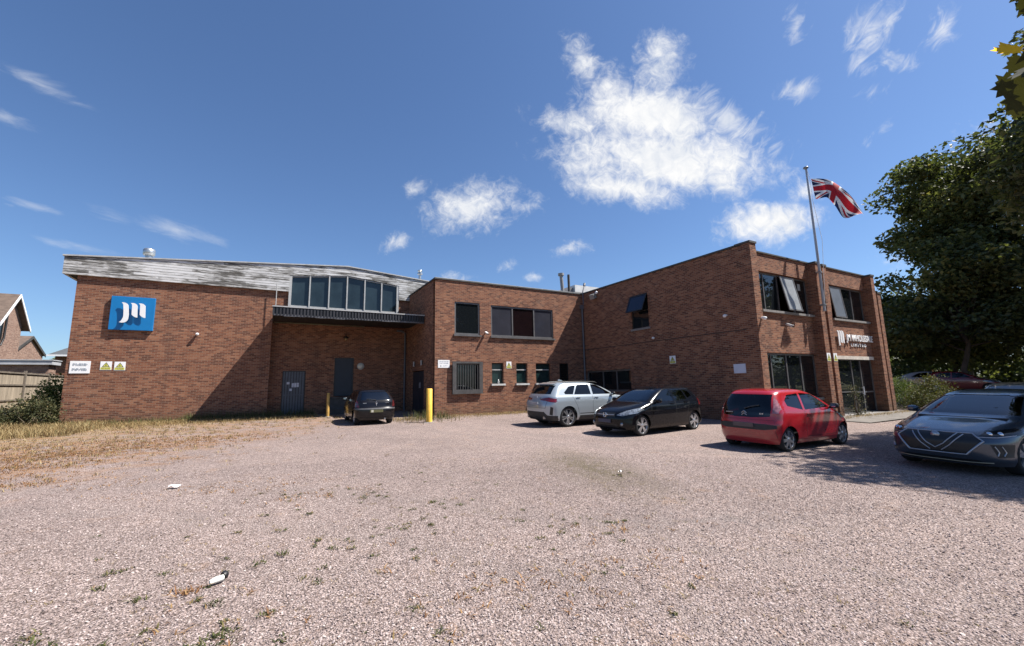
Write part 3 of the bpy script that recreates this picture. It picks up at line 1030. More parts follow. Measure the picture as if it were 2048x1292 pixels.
text_mesh('small_lettering', 'L I M I T E D', .20, LETW, lt_, (25.15, YDW - .03, 3.36), XR, ZU, .02, 1.55)


def camera_unit(axis, pl, u, z, label, typ='bullet', group='security cameras on the walls'):
    loc = (u, pl, z) if axis == 'y' else (pl, u, z)
    t = thing('security_camera', label, 'camera', loc, group)
    def P(du, d, dz):
        return (u + du, pl - d, z + dz) if axis == 'y' else (pl - d, u + du, z + dz)
    b = MB()
    if typ == 'dome':
        b.tube([P(0, .002, .03), P(0, .13, .03)], .042, 14)
        b.build('bracket', WHITE, t)
        b = MB()
        c = P(0, .13, -.0)
        b.lathe([(.001, .055), (.05, .052), (.07, .03), (.073, 0), (.064, -.03), (.038, -.058), (.001, -.068)], c, 'z', 18)
        b.build('housing', WHITE, t)
    else:
        b.tube([P(0, .002, .06), P(0, .09, .06), P(0, .14, .035)], .024, 10)
        b.build('bracket', WHITE, t)
        b = MB()
        b.tube([P(.015, .07, .04), P(-.02, .27, -.05)], .045, 14)
        b.obox(P(-.005, .18, .046), (.052, 0, 0) if axis == 'y' else (0, .052, 0), (0, .125, .058) if axis == 'y' else (.125, 0, .058), (0, .003, -.006))
        b.build('housing', WHITE, t)
        b = MB()
        b.tube([P(-.02, .271, -.051), P(-.021, .28, -.055)], .035, 14)
        b.build('lens', BLACK, t)


camera_unit('y', YA, -3.38, 4.47, 'white dome camera on the sunlit hall brickwork, lower than the blue sign', 'dome')
camera_unit('y', YB, 9.68, 4.50, 'white bullet camera between the two upper windows facing the yard')
camera_unit('x', XC, 10.79, 4.42, 'white dome camera on the shaded wall near its tall corner', 'dome')
camera_unit('y', YDW, 18.92, 4.02, 'white bullet camera between the upper and lower front windows')
camera_unit('y', YD, 16.58, 4.15, 'white dome camera on the corner pier', 'dome')
t = thing('motion_sensor', 'tiny white sensor low on the shaded wall below the open window', 'sensor', (XC, 14.72, 3.95))
b = MB()
b.lathe([(0, -.13), (.045, -.12), (.06, -.08), (.055, -.03), (.04, -.002)], (XC, 14.72, 3.92), 'x', 14)
b.build('housing', WHITE, t)
t = thing('floodlight', 'pale floodlight head under the roof edge at the inner corner', 'lamp', (XC, 18.9, 6.8))
b = MB()
b.obox((XC - .22, 18.9, 6.82), (.10, 0, .05), (0, .17, 0), (-.05, 0, .13))
b.build('lamp_head', mat('weathered_alloy', (.30, .30, .28), .5, .3, .25, 8), t)
b = MB()
b.tube([(XC - .002, 18.9, 6.95), (XC - .15, 18.9, 6.90)], .03, 8)
b.build('bracket', BLACK, t)
b = MB()
b.lathe([(0, -.10), (.07, -.09), (.09, -.05), (.09, -.03)], (XC - .2, 18.55, 6.98), 'x', 14)
b.build('sensor', WHITE, t)
t = thing('bulkhead_lamp', 'round pale lamp on the recessed wall beside the slate blue door', 'lamp', (4.28, YR, 3.0))
b = MB()
b.lathe([(0, -.11), (.10, -.10), (.16, -.06), (.17, -.03)], (4.28, YR, 3.0), 'y', 22)
b.build('diffuser', mat('milky_lamp_cover', (.55, .53, .45), .35, 0, .08, 6), t)
b = MB()
b.lathe([(.185, -.035), (.195, -.02), (.195, -.002)], (4.28, YR, 3.0), 'y', 22)
b.lathe([(.165, -.035), (.185, -.035)], (4.28, YR, 3.0), 'y', 22)
b.build('base', WHT, t)
t = thing('wall_lantern', 'dark lantern on the recessed wall above the slate blue door', 'lamp', (3.4, YR, 4.6))
b = MB()
b.tube([(3.4, YR - .002, 4.75), (3.4, YR - .22, 4.75), (3.4, YR - .25, 4.68)], .02, 8)
b.lathe([(.02, 4.70), (.17, 4.60), (.17, 4.58), (.02, 4.60)], (3.4, YR - .25, 0), 'z', 18)
b.build('shade', BLACK, t)
b = MB()
b.lathe([(.0, 4.59), (.07, 4.58), (.08, 4.50), (.05, 4.44), (0, 4.43)], (3.4, YR - .25, 0), 'z', 14)
b.build('bulb_cover', mat('amber_glass', (.22, .15, .07), .2, 0, .1, 8), t)
for y_, lb in ((23.61, 'slim pale lamp on the side wall, the one deeper under the canopy'), (22.20, 'slim pale lamp on the side wall, the one nearer the corner')):
    t = thing('wall_lamp', lb, 'lamp', (XBL, y_, 3.0), 'slim lamps above the side door')
    b = MB()
    b.tube([(XBL - .07, y_, 2.9), (XBL - .07, y_, 3.18)], .045, 10)
    b.build('diffuser', mat('pale_tube', (.4, .36, .33), .4, 0, .1, 8), t)
    b = MB()
    b.box(XBL - .05, XBL - .002, y_ - .04, y_ + .04, 2.94, 3.14)
    b.build('bracket', BLACK, t)

# flagpole and flag
px_, py_ = 21.25, 9.40
fp = thing('flagpole', 'tall slim grey flagpole bracketed to the brick pier', 'flagpole', (px_, py_, 4.8))
b = MB()
b.tube([(px_, py_, 4.75), (px_, py_, 8), (px_ - .03, py_, 11.50)], [.058, .052, .038], 14)
b.build('pole', mat('grey_painted_pole', (.36, .37, .39), .4, .2, .08, 4), fp)
b = MB()
b.lathe([(.0, 11.62), (.10, 11.60), (.115, 11.55), (.05, 11.50), (.04, 11.46)], (px_ - .03, py_, 0), 'z', 16)
b.build('cap', mat('dull_pole_cap', (.2, .21, .22), .4, .3, .1, 6), fp)
for z in (5.0, 6.5):
    b = MB()
    b.box(px_ - .07, px_ + .07, py_ - .07, YD - .002, z, z + .07)
    b.build('bracket', STEEL, fp)
FD = Vector((.41, -.91, 0))
HT = Vector((px_ - .03, py_, 10.98)) + FD * .14
b = MB()
b.tube([(px_ + .03, py_ - .05, 5.2), (px_ + .15, py_ - .2, 8.0), HT - Vector((0, 0, 1.02)) - FD * .04], .008, 6)
b.tube([HT - Vector((0, 0, 1.02)) - FD * .04, HT - FD * .04 + Vector((0, 0, .02)), (px_ - .03, py_ - .03, 11.5)], .008, 6)
b.build('halyard', mat('white_rope', (.6, .6, .58), .8, 0, .1, 20), fp)


def spline(pts, t):
    n = len(pts) - 1
    x = min(max(t, 0), .99999) * n
    i = int(x)
    f = x - i
    p0, p1, p2, p3 = (np.array(pts[max(0, min(n, k))], float) for k in (i - 1, i, i + 1, i + 2))
    return .5 * ((2 * p1) + (p2 - p0) * f + (2 * p0 - 5 * p1 + 4 * p2 - p3) * f * f + (3 * p1 - p0 - 3 * p2 + p3) * f ** 3)


def jack(s, t):
    x, y = (s - .5) * 2, t - .5
    if abs(x) < .1 or abs(y) < .1:
        return 0
    if abs(x) < .1667 or abs(y) < .1667:
        return 1
    d = (abs(y) - abs(x) / 2) * .894
    # the red stroke lies on one side of each diagonal, turning about the centre
    dd = d * (-1 if (x < 0) == (y > 0) else 1)
    if abs(d) < .1:
        return 0 if 0 < dd < .067 else 1
    return 2


top = [(0, 0), (.34, -.04), (.72, -.24), (1.10, -.72), (1.45, -1.36), (1.72, -1.98)]
bot = [(.07, -1.02), (.30, -1.06), (.52, -1.12), (.74, -1.55), (.98, -2.12), (1.34, -2.16)]
NU, NV = 132, 66
side_ = Vector((.91, .41, 0))
b = MB()
vs = []
for j in range(NV + 1):
    for i in range(NU + 1):
        s_, t_ = i / NU, j / NV
        a, c = spline(top, s_), spline(bot, s_)
        T_ = t_ ** (1 + .35 * s_)
        T_ = T_ - .75 * min(1, s_ * 1.6) * math.sin(2 * math.pi * T_) / (2 * math.pi)
        q = a * (1 - T_) + c * T_
        w_ = s_ ** .6 * (.16 * math.sin(7.5 * s_ + 2.2 * t_) + .07 * math.sin(13 * s_ - 5 * t_ + 1.0)) + .10 * math.sin(t_ * 3.4) * s_ + .55 * s_ * (1 - t_) ** 2
        vs.append(HT + FD * q[0] + Vector((0, 0, q[1])) + side_ * w_)
o0 = len(b.v)
b.v = [tuple(v) for v in vs]
for j in range(NV):
    for i in range(NU):
        b.f.append((j * (NU + 1) + i, j * (NU + 1) + i + 1, (j + 1) * (NU + 1) + i + 1, (j + 1) * (NU + 1) + i))
        b.mi.append(jack((i + .5) / NU, 1 - (j + .5) / NV))
        b.sm.append(True)
def cloth(name, col):
    mt, t, bs = newmat(name)
    bs.inputs['Base Color'].default_value = (*col, 1)
    bs.inputs['Roughness'].default_value = .75
    tr = t.n('ShaderNodeBsdfTranslucent', ins={'Color': (*col, 1)})
    mx_ = t.n('ShaderNodeMixShader', ins={0: .3})
    t.put(mx_.inputs[1], bs.outputs[0])
    t.put(mx_.inputs[2], tr.outputs[0])
    t.put(mt.node_tree.nodes['Material Output'].inputs[0], mx_.outputs[0])
    return mt
fl = b.build('flag', [cloth('red_cloth', (.42, .012, .022)), cloth('white_cloth', (.72, .72, .72)), cloth('navy_cloth', (.012, .018, .075))], recalc=False)
tag(fl, 'red, white and blue crossed flag drooping from the tall pole', 'flag')

# bollards
def bollard(x, y, rad, zt, mt, label):
    z0 = gz(x, y)
    t = thing('bollard', label, 'bollard', (x, y, z0), 'yellow bollards by the loading entrance')
    b = MB()
    b.lathe([(0, zt + .015), (rad * .8, zt + .012), (rad, zt - .01), (rad, -.1)], (x, y, z0), 'z', 24)
    b.build('post', mt, t)
    b = MB()
    b.lathe([(rad * 1.9, .03), (rad * 1.25, .045), (rad * 1.02, .05)], (x, y, z0 - .02), 'z', 18)
    b.build('footing', GRY, t)

bollard(5.78, 17.64, .125, 1.40, YEL, 'thick bright yellow bollard in front of the office block corner')
bollard(2.40, 23.35, .075, 1.18, YEL2, 'thin faded yellow bollard standing left of the dark hatchback')

# litter
z = gz(-.35, 4.78)
lit = thing('crushed_cup', 'crushed white paper cup with a black lid lying on the gravel', 'litter', (-.35, 4.78, z))
b = MB()
b.tube([(-.40, 4.755, z + .025), (-.355, 4.777, z + .03), (-.305, 4.80, z + .03)], [.018, .026, .024], 12)
b.build('cup', mat('white_paper_cup', (.80, .82, .74), .6, 0, .06, 12), lit)
b = MB()
b.tube([(-.31, 4.825, z + .035), (-.29, 4.84, z + .04), (-.278, 4.848, z + .04)], [.034, .036, .02], 12)
b.build('lid', BLACK, lit)
def paper(x, y, s, lb):
    z = gz(x, y) + .012
    b = MB()
    rr = random.Random(int(x * 100))
    vs, fs = [], []
    for j in range(4):
        for i in range(5):
            vs.append((x + (i - 2) * s * .25 + rr.uniform(-.1, .1) * s, y + (j - 1.5) * s * .2, z + .02 + rr.uniform(0, .05)))
    for j in range(3):
        for i in range(4):
            fs.append((j * 5 + i, j * 5 + i + 1, j * 5 + i + 6, j * 5 + i + 5))
    b.add(vs, fs, 0, True)
    tag(b.build('paper_scrap', mat('white_paper', (.8, .8, .8), .8, 0, .05, 8), recalc=False), lb, 'litter', 'paper scraps on the gravel')
paper(-1.36, 9.18, .15, 'crumpled white paper scrap on the open gravel left of centre')
paper(5.69, 6.14, .10, 'tiny white paper scrap on the mossy gravel patch')

# ------------------------------------------------------------------ fence along the left boundary
XF = -13.0
ft = 3.10
fence = thing('timber_fence', 'weathered grey close boarded timber fence running back beside the hall', 'fence', (XF, 36, .9))
WD = mat('weathered_grey_timber', (.30, .25, .19), .9, 0, .35, 4, .4, 30, aniso=(1, 1, .15))
WD2 = mat('weathered_dark_timber', (.15, .125, .10), .9, 0, .3, 5, .4, 30)
ys = [30.0, 33.1, 36.15, 39.25, 42.35]
for i in range(len(ys) - 1):
    b = MB()
    y = ys[i] + .05
    while y < ys[i + 1] - .05:
        dz = random.uniform(-.012, .012)
        b.box(XF - .03 + random.uniform(-.004, .004), XF - .012, y, y + .107, .75, ft - .05 + dz)
        y += .112
    b.build('board_panel', WD, fence)
    b = MB()
    for z in (1.42, 2.28, 2.96):
        b.box(XF - .011, XF + .045, ys[i] + .055, ys[i + 1] - .055, z, z + .085)
    b.build('rail', WD2, fence)
for y in ys:
    b = MB()
    b.box(XF - .035, XF + .075, y - .06, y + .06, .5, ft + .06)
    b.build('post', WD2, fence)
# ------------------------------------------------------------------ neighbouring houses
TILE = mat('brown_roof_tiles', (.12, .085, .065), .85, 0, .35, 3, .6, 14, aniso=(1, 3, 3))
SLATE = mat('dark_grey_slates', (.075, .08, .085), .75, 0, .25, 3, .5, 14, aniso=(1, 3, 3))
BARGE = mat('white_bargeboard', (.75, .75, .75), .5, 0, .05, 4)


def gable_house(label, xg, xw, yc, hw, z0, ze, zr, over, tile, walls, window_at=None, pipe=None, barge=None):
    h = thing('brick_house', label, 'house', ((xg + xw) / 2, yc, z0))
    b = MB()
    b.add([(xg, yc - hw, z0), (xg, yc + hw, z0), (xg, yc + hw, ze), (xg, yc, zr - .1), (xg, yc - hw, ze)], [(0, 1, 2, 3, 4)])
    b.quad((xg, yc - hw, z0), (xw, yc - hw, z0), (xw, yc - hw, ze), (xg, yc - hw, ze))
    b.quad((xg, yc + hw, z0), (xw, yc + hw, z0), (xw, yc + hw, ze), (xg, yc + hw, ze))
    b.add([(xw, yc - hw, z0), (xw, yc + hw, z0), (xw, yc + hw, ze), (xw, yc, zr - .1), (xw, yc - hw, ze)], [(4, 3, 2, 1, 0)])
    b.build('wall', walls, h)
    sl_ = (zr - ze) / hw
    b = MB()
    for s in (-1, 1):
        ye, zz = yc + s * (hw + over), ze - sl_ * over
        v = [(xg + over, yc, zr), (xw - over, yc, zr), (xw - over, ye, zz), (xg + over, ye, zz)]
        v += [(p[0], p[1], p[2] + .13) for p in v]
        b.add(v, [(0, 1, 2, 3), (7, 6, 5, 4), (1, 5, 6, 2), (2, 6, 7, 3), (0, 3, 7, 4)])
    rf = b.build('roof', tile, h)
    b = MB()
    for s in (-1, 1):
        ye, zz = yc + s * (hw + over + .02), ze - sl_ * over
        v = [(xg + over + .005, yc, zr + .14), (xg + over + .005, ye, zz + .14), (xg + over + .005, ye, zz - .10), (xg + over + .005, yc, zr - .10)]
        v += [(p[0] + .05, p[1], p[2]) for p in v]
        b.add(v, [(0, 1, 2, 3), (7, 6, 5, 4), (0, 4, 5, 1), (1, 5, 6, 2), (2, 6, 7, 3), (3, 7, 4, 0)])
    b.build('bargeboard', barge or BARGE, rf)
    if window_at:
        y0, y1, za, zb = window_at
        b = MB()
        for (a, c, d, e) in ((y0, y0 + .08, za, zb), (y1 - .08, y1, za, zb), (y0 + .08, y1 - .08, za, za + .08), (y0 + .08, y1 - .08, zb - .08, zb), ((y0 + y1) / 2 - .04, (y0 + y1) / 2 + .04, za + .08, zb - .08)):
            b.box(xg - .01, xg + .05, a, c, d, e)
        w = b.build('window', FRM_D, h)
        b = MB()
        b.box(xg + .005, xg + .015, y0 + .08, y1 - .08, za + .08, zb - .08)
        b.build('glass', GLASS, w)
    if pipe:
        b = MB()
        b.tube([(xg + .08, p[0], p[1]) for p in pipe], .06, 8)
        b.build('drainpipe', BLACK, h)
    return h


gable_house('tall brick house with white bargeboards and brown tiles beyond the fence', -17.5, -29, 45.36, 1.75, .5, 7.12, 9.15, .36, TILE, BR_H, (43.65, 44.5, 5.7, 7.0), [(44.75, 7.6), (44.72, 5.9), (44.4, 5.3)])
gable_house('lower pink brick house with a dark tiled roof behind the tall gabled house', -19.0, -30, 52.97, 2.6, .5, 5.35, 6.75, .12, TILE, BR_H, barge=COP)
h = thing('brick_house', 'far house with a dark grey hipped roof beside the corner of the hall', 'house', (-19, 68, .5))
b = MB()
b.box(-21.3, -10, 65.2, 74, .5, 6.0)
b.build('wall', BR, h)
b = MB()
e = [(-21.8, 64.7, 6.05), (-9.5, 64.7, 6.05), (-9.5, 74.5, 6.05), (-21.8, 74.5, 6.05)]
rd = [(-17.6, 69.6, 9.3), (-13.6, 69.6, 9.3)]
b.add(e + rd, [(0, 1, 5, 4), (1, 2, 5), (2, 3, 4, 5), (3, 0, 4), (3, 2, 1, 0)])
b.build('roof', SLATE, h)
b = MB()
b.box(-21.82, -9.48, 64.60, 64.69, 5.88, 6.06)
b.build('gutter', BARGE, h)
t = thing('garage', 'low flat roofed brick garage with a pale grey fascia just beyond the fence', 'garage', (-22, 43, .6))
b = MB()
b.box(-34, -13.7, 41.2, 42.3, .5, 3.78)
b.build('wall', BR_H, t)
b = MB()
b.box(-34.2, -13.5, 41.0, 42.4, 3.78, 4.06)
b.box(-34.25, -13.45, 40.95, 42.42, 4.06, 4.12)
b.build('roof', mat('pale_grey_fascia', (.40, .41, .43), .6, 0, .15, 2), t)
b = MB()
b.box(-16.9, -15.9, 41.12, 41.19, .6, 2.7)
b.build('door', DOOR_B, t)
# ------------------------------------------------------------------ cars
def paint(name, col, metal=.0, rough=.28, sp_dust=.12, coat=1.0):
    mt, t, b = newmat(name)
    P = t.n('ShaderNodeTexCoord').outputs['Object']
    dust = t.noise(P, 3, 5, .6)
    sp = t.n('ShaderNodeSeparateXYZ', ins={0: P})
    low = t.n('ShaderNodeMapRange', ins={0: sp.outputs[2], 1: .15, 2: .75, 3: sp_dust, 4: sp_dust * .12})
    dm = t.math('MULTIPLY', low.outputs[0], t.math('ADD', dust, .35))
    t.put(b.inputs['Base Color'], t.mix(dm, (*col, 1), (.20, .17, .14, 1)))
    b.inputs['Metallic'].default_value = metal
    t.put(b.inputs['Roughness'], t.math('ADD', t.math('MULTIPLY', dm, .6), rough))
    b.inputs['Coat Weight'].default_value = coat
    b.inputs['Specular IOR Level'].default_value = .5 * coat
    t.put(b.inputs['Coat Roughness'], t.math('ADD', t.math('MULTIPLY', dm, .5), .05))
    return mt


def car_glass(name, tint, refl=.0):
    mt, t, b = newmat(name)
    tr = t.n('ShaderNodeBsdfTransparent', ins={'Color': (*tint, 1)})
    gl = t.n('ShaderNodeBsdfGlossy', ins={'Color': (.95, .97, 1, 1), 'Roughness': .008})
    fr = t.n('ShaderNodeFresnel', ins={'IOR': 1.55})
    mx_ = t.n('ShaderNodeMixShader', ins={0: t.math('ADD', fr.outputs[0], refl, clamp=True)})
    t.put(mx_.inputs[1], tr.outputs[0])
    t.put(mx_.inputs[2], gl.outputs[0])
    t.put(mt.node_tree.nodes['Material Output'].inputs[0], mx_.outputs[0])
    return mt


TYRE = mat('tyre_rubber', (.016, .016, .017), .85, 0, .3, 20, .2, 60)
RIM = mat('silver_alloy', (.50, .51, .53), .28, .8, .1, 6)
RIM_D = mat('dark_alloy', (.05, .05, .055), .35, .5, .1, 6)
CHROME = mat('chrome_trim', (.75, .76, .78), .12, 1.0, .03, 5)
SATIN = mat('satin_silver_trim', (.38, .39, .42), .3, .8, .05, 5)
LAMP = mat('clear_lamp_lens', (.22, .24, .26), .06, .5, .8, 17, coat=1)
LAMP_D = mat('smoked_lamp_lens', (.012, .013, .016), .08, .1, .5, 25)
TAIL = mat('red_lamp_lens', (.16, .006, .008), .08, 0, .4, 18, coat=1)
TAILC = mat('clear_red_lamp_lens', (.36, .16, .17), .08, .2, .5, 16, coat=1)
TAIL_D = mat('dark_red_lamp_lens', (.07, .008, .010), .08, 0, .4, 18, coat=1)
TRIM = mat('grained_black_trim', (.022, .022, .024), .6, 0, .25, 9, .15, 90)
SEAM = mat('panel_gap', (.006, .006, .006), .8, 0, 0)
UNDER = mat('underbody', (.008, .008, .008), .9, 0, .3, 5)
SEAT = mat('dark_seat_cloth', (.03, .03, .034), .9, 0, .2, 8)
GL_CLEAR = car_glass('car_glass_clear', (.42, .48, .47))
GL_DARK = car_glass('car_glass_privacy', (.05, .055, .06))
GL_SCREEN = car_glass('car_glass_screen', (.30, .36, .37), .03)
PLATE_W = mat('white_plate', (.70, .70, .70), .4, 0, .1, 8)
PLATE_Y = mat('yellow_plate', (.55, .42, .03), .4, 0, .1, 8)


def mono(xs, t):
    """monotone cubic through evenly spaced keys"""
    xs = np.asarray(xs, float)
    d = np.diff(xs)
    mm = np.zeros_like(xs)
    mm[0], mm[-1] = d[0], d[-1]
    for i in range(1, len(xs) - 1):
        mm[i] = 0 if d[i - 1] * d[i] <= 0 else 2 * d[i - 1] * d[i] / (d[i - 1] + d[i])
    i = np.minimum(t.astype(int), len(xs) - 2)
    f = t - i
    h00, h10, h01, h11 = 2 * f**3 - 3 * f**2 + 1, f**3 - 2 * f**2 + f, -2 * f**3 + 3 * f**2, f**3 - f**2
    return h00 * xs[i] + h10 * mm[i] + h01 * xs[i + 1] + h11 * mm[i + 1]


def inpoly(p, poly):
    c = False
    j = len(poly) - 1
    for i in range(len(poly)):
        (xi, yi), (xj, yj) = poly[i], poly[j]
        if (yi > p[1]) != (yj > p[1]) and p[0] < (xj - xi) * (p[1] - yi) / (yj - yi) + xi:
            c = not c
        j = i
    return c


def car_shell(keys, sub=5, taper=.03):
    K = np.array(keys, float)
    t = np.linspace(0, len(K) - 1, (len(K) - 1) * sub + 1)
    z, xr, xf, w, Lr, Lf, sq = [mono(K[:, i], t) for i in range(7)]
    nf, ns = 19, 26
    rings = []
    for k in range(len(t)):
        ln = xf[k] - xr[k]
        lr, lf = Lr[k], Lf[k]
        if lr + lf > ln * .96:
            q = ln * .96 / (lr + lf)
            lr, lf = lr * q, lf * q
        pts = []
        ph = np.linspace(0, math.pi / 2, nf)
        for a in ph:                       # rear bow
            pts.append((xr[k] + lr - lr * math.cos(a) ** (2 / 2.2), w[k] * math.sin(a) ** (2 / sq[k])))
        for s_ in np.linspace(0, 1, ns + 2)[1:-1]:
            pts.append((xr[k] + lr + (ln - lr - lf) * s_, w[k]))
        for a in ph[::-1]:
            pts.append((xf[k] - lf + lf * math.cos(a) ** (2 / 2.2), w[k] * math.sin(a) ** (2 / sq[k])))
        xc_, hl = (xr[0] + xf[0]) / 2, (max(xf) - min(xr)) / 2
        pts = [(x, y * (1 - taper * ((x - xc_) / hl) ** 2), z[k]) for x, y in pts]
        rings.append(pts + [(x, -y, zz) for x, y, zz in pts[-2:0:-1]])
    bm = bmesh.new()
    V = [[bm.verts.new(p) for p in rg] for rg in rings]
    n = len(V[0])
    for k in range(len(V) - 1):
        for i in range(n):
            j = (i + 1) % n
            bm.faces.new((V[k][i], V[k][j], V[k + 1][j], V[k + 1][i]))
    half = n // 2
    tp = V[-1]
    for i in range(half):                  # close the roof
        a, b2, c2, d2 = tp[i], tp[i + 1], tp[(n - i - 1) % n], tp[(n - i) % n]
        fs = []
        for v in (a, b2, c2, d2):
            if v not in fs:
                fs.append(v)
        if len(fs) >= 3:
            bm.faces.new(fs)
    bmesh.ops.remove_doubles(bm, verts=bm.verts, dist=.0006)
    bmesh.ops.dissolve_degenerate(bm, dist=.0004, edges=bm.edges)
    bmesh.ops.recalc_face_normals(bm, faces=bm.faces)
    return bm


def car(name, label, sp, loc, rz, group=None):
    root = thing(name, label, 'car', (loc[0], loc[1], gz(loc[0], loc[1]) + sp.get('lift', 0)), group, rz)
    WORLD[root.name] = Vector((0, 0, 0))
    tilt = math.atan((gz(loc[0] + math.cos(rz), loc[1] + math.sin(rz)) - gz(loc[0] - math.cos(rz), loc[1] - math.sin(rz))) / 2)
    roll = math.atan((gz(loc[0] - math.sin(rz), loc[1] + math.cos(rz)) - gz(loc[0] + math.sin(rz), loc[1] - math.cos(rz))) / 2)
    root.rotation_euler = (roll, -tilt, rz)
    bm = car_shell(sp['keys'], sp.get('sub', 5), sp.get('taper', .03))
    lay = bm.faces.layers.int.new('part')
    names = ['body']
    mats = {'body': sp['paint']}
    sides = {}

    def region(test):
        out = []
        for f in bm.faces:
            c = f.calc_center_median()
            if test(c, f.normal):
                out.append(f)
        return out

    def cut(poly, view, cond, grow=.12):
        a0, a1 = min(p[0] for p in poly) - grow, max(p[0] for p in poly) + grow
        b0, b1 = min(p[1] for p in poly) - grow, max(p[1] for p in poly) + grow
        ix = 0 if view == 'side' else 1
        for i in range(len(poly)):
            p, q = poly[i], poly[(i + 1) % len(poly)]
            fs = region(lambda c, n_: a0 < c[ix] < a1 and b0 < c.z < b1 and cond(c, n_))
            ge = list({e for f in fs for e in f.edges}) + list({v for f in fs for v in f.verts}) + fs
            dx, dz = q[0] - p[0], q[1] - p[1]
            if view == 'side':
                co, no = (p[0], 0, p[1]), (-dz, 0, dx)
            else:
                co, no = (0, p[0], p[1]), (0, -dz, dx)
            bmesh.ops.bisect_plane(bm, geom=ge, dist=.0004, plane_co=co, plane_no=no)
        return [f for f in region(lambda c, n_: cond(c, n_) and inpoly((c[ix], c.z), poly))]

    idx = {}
    for (pn, view, poly, mtl, flag) in sp['panels']:
        if view == 'side':
            variants = [(poly, lambda c, n_: c.y > .2 and abs(n_.y) > .30, 'L'), (poly, lambda c, n_: c.y < -.2 and abs(n_.y) > .30, 'R')]
        else:
            xs_ = 1 if view == 'front' else -1
            lim, xmin = .12, sp.get('xcut', .2)
            for tk in flag.split():
                if tk.startswith('wrap'):       # the panel turns the corner and runs this far along the side
                    lim, xmin = -.25, max(max(k_[2] * xs_, k_[1] * xs_) for k_ in sp['keys']) - float(tk[4:])
            cond = lambda c, n_, lim=lim, xmin=xmin, xs_=xs_: c.x * xs_ > xmin and n_.x * xs_ > lim
            variants = [(poly, cond, '')]
            if 'mir' in flag:
                variants.append(([(-p[0], p[1]) for p in poly][::-1], cond, 'M'))
        for (pl, cond, sd) in variants:
            fs = cut(pl, view, cond)
            key = pn + '|' + str(len(names)) if pn != 'seam' else 'seam'
            if key not in idx:
                idx[key] = len(names)
                names.append(key)
                mats[key] = mtl
                sides[key] = (pl, sd)
            for f in fs:
                if 'hole' in flag:
                    f[lay] = -1
                else:
                    f[lay] = idx[key]
    # wheel arches
    for wx in sp['wx']:
        ra = sp['wr'] * sp.get('arch', 1.11)
        circ = [(wx + ra * math.cos(a), sp['wr'] + ra * math.sin(a)) for a in np.linspace(0, 2 * math.pi, 27)[:-1]]
        for sg_ in (1, -1):
            for f in cut(circ, 'side', lambda c, n_: c.y * sg_ > .3, .1):
                f[lay] = -1
    bm.normal_update()
    bm.faces.ensure_lookup_table()
    nrm = {v.index: v.normal.copy() for v in bm.verts}
    bm.verts.index_update()
    tree = BVHTree.FromBMesh(bm)
    made = {}
    body = None

    def emit(pid, onm, mtl, parent, inset=0.0, extra=None):
        vs, fs, nn, mi = [], [], [], []
        mp = {}
        for f in bm.faces:
            if f[lay] == pid or (extra is not None and f[lay] in extra):
                row = []
                for v in f.verts:
                    if v not in mp:
                        mp[v] = len(vs)
                        vs.append(v.co - v.normal * inset)
                        nn.append(v.normal.copy())
                    row.append(mp[v])
                fs.append(row)
                mi.append(0 if f[lay] == pid else 1)
        if not fs:
            return None
        me = bpy.data.meshes.new(onm)
        me.from_pydata(vs, [], fs)
        me.materials.append(mtl)
        if extra is not None:
            me.materials.append(SEAM)
            me.polygons.foreach_set('material_index', mi)
        me.polygons.foreach_set('use_smooth', [True] * len(fs))
        me.normals_split_custom_set_from_vertices(nn)
        o = bpy.data.objects.new(onm, me)
        C.objects.link(o)
        o.parent = parent
        WORLD[o.name] = Vector((0, 0, 0))
        return o
    seam_ids = [idx['seam']] if 'seam' in idx else []
    body = emit(0, 'body', sp['paint'], root, 0, seam_ids)
    for k in names[1:]:
        if k == 'seam':
            continue
        pn = k.split('|')[0]
        ins = .007 if 'window' in pn or 'windscreen' in pn else -.003 if 'light' in pn or 'trim' in pn or 'grille' in pn else 0
        o = emit(idx[k], pn, mats[k], root, ins)
        if o is not None:
            made.setdefault(pn, []).append((o, *sides[k]))
    # door handles
    for (hx, hz) in sp.get('handles', []):
        for sg_ in (1, -1):
            hit = tree.ray_cast(Vector((hx, 2 * sg_, hz)), Vector((0, -sg_, 0)))
            if hit[0] is None:
                continue
            own = root
            for (o, pl, sd) in made.get('door', []):
                if (sd == 'L') == (sg_ > 0) and inpoly((hx, hz), pl):
                    own = o
            b = MB()
            y = hit[0].y
            b.obox((hx, y + sg_ * .018, hz), (.085, 0, 0), (0, .012, 0), (0, 0, .014))
            b.build('handle', sp.get('handle_mat', sp['paint']), own, bevel=.005)
    # mirrors
    mx, mz = sp['mirror']
    for sg_ in (1, -1):
        hit = tree.ray_cast(Vector((mx, 2 * sg_, mz)), Vector((0, -sg_, 0)))
        y = hit[0].y if hit[0] is not None else sg_ * .8
        b = MB()
        yy = y + sg_ * .13
        rings = []
        for q, s_ in ((-.055, .55), (-.04, .92), (0, 1), (.045, .85), (.075, .4)):
            rings.append([(mx + q, yy + sg_ * .10 * s_ * math.copysign(abs(math.cos(a)) ** .6, math.cos(a)), mz + .02 + .065 * s_ * math.copysign(abs(math.sin(a)) ** .6, math.sin(a))) for a in np.linspace(0, 2 * math.pi, 17)[:-1]])
        vs = [p for rg in rings for p in rg]
        fs = [(k * 16 + i, k * 16 + (i + 1) % 16, (k + 1) * 16 + (i + 1) % 16, (k + 1) * 16 + i) for k in range(4) for i in range(16)]
        b.add(vs, fs, 0, True)
        b.add(rings[0], [tuple(range(16))], 1)
        b.add(rings[-1], [tuple(range(16))], 0)
        b.tube([(mx, y - sg_ * .02, mz - .03), (mx + .0, yy, mz - .02)], [.03, .025], 8, 2)
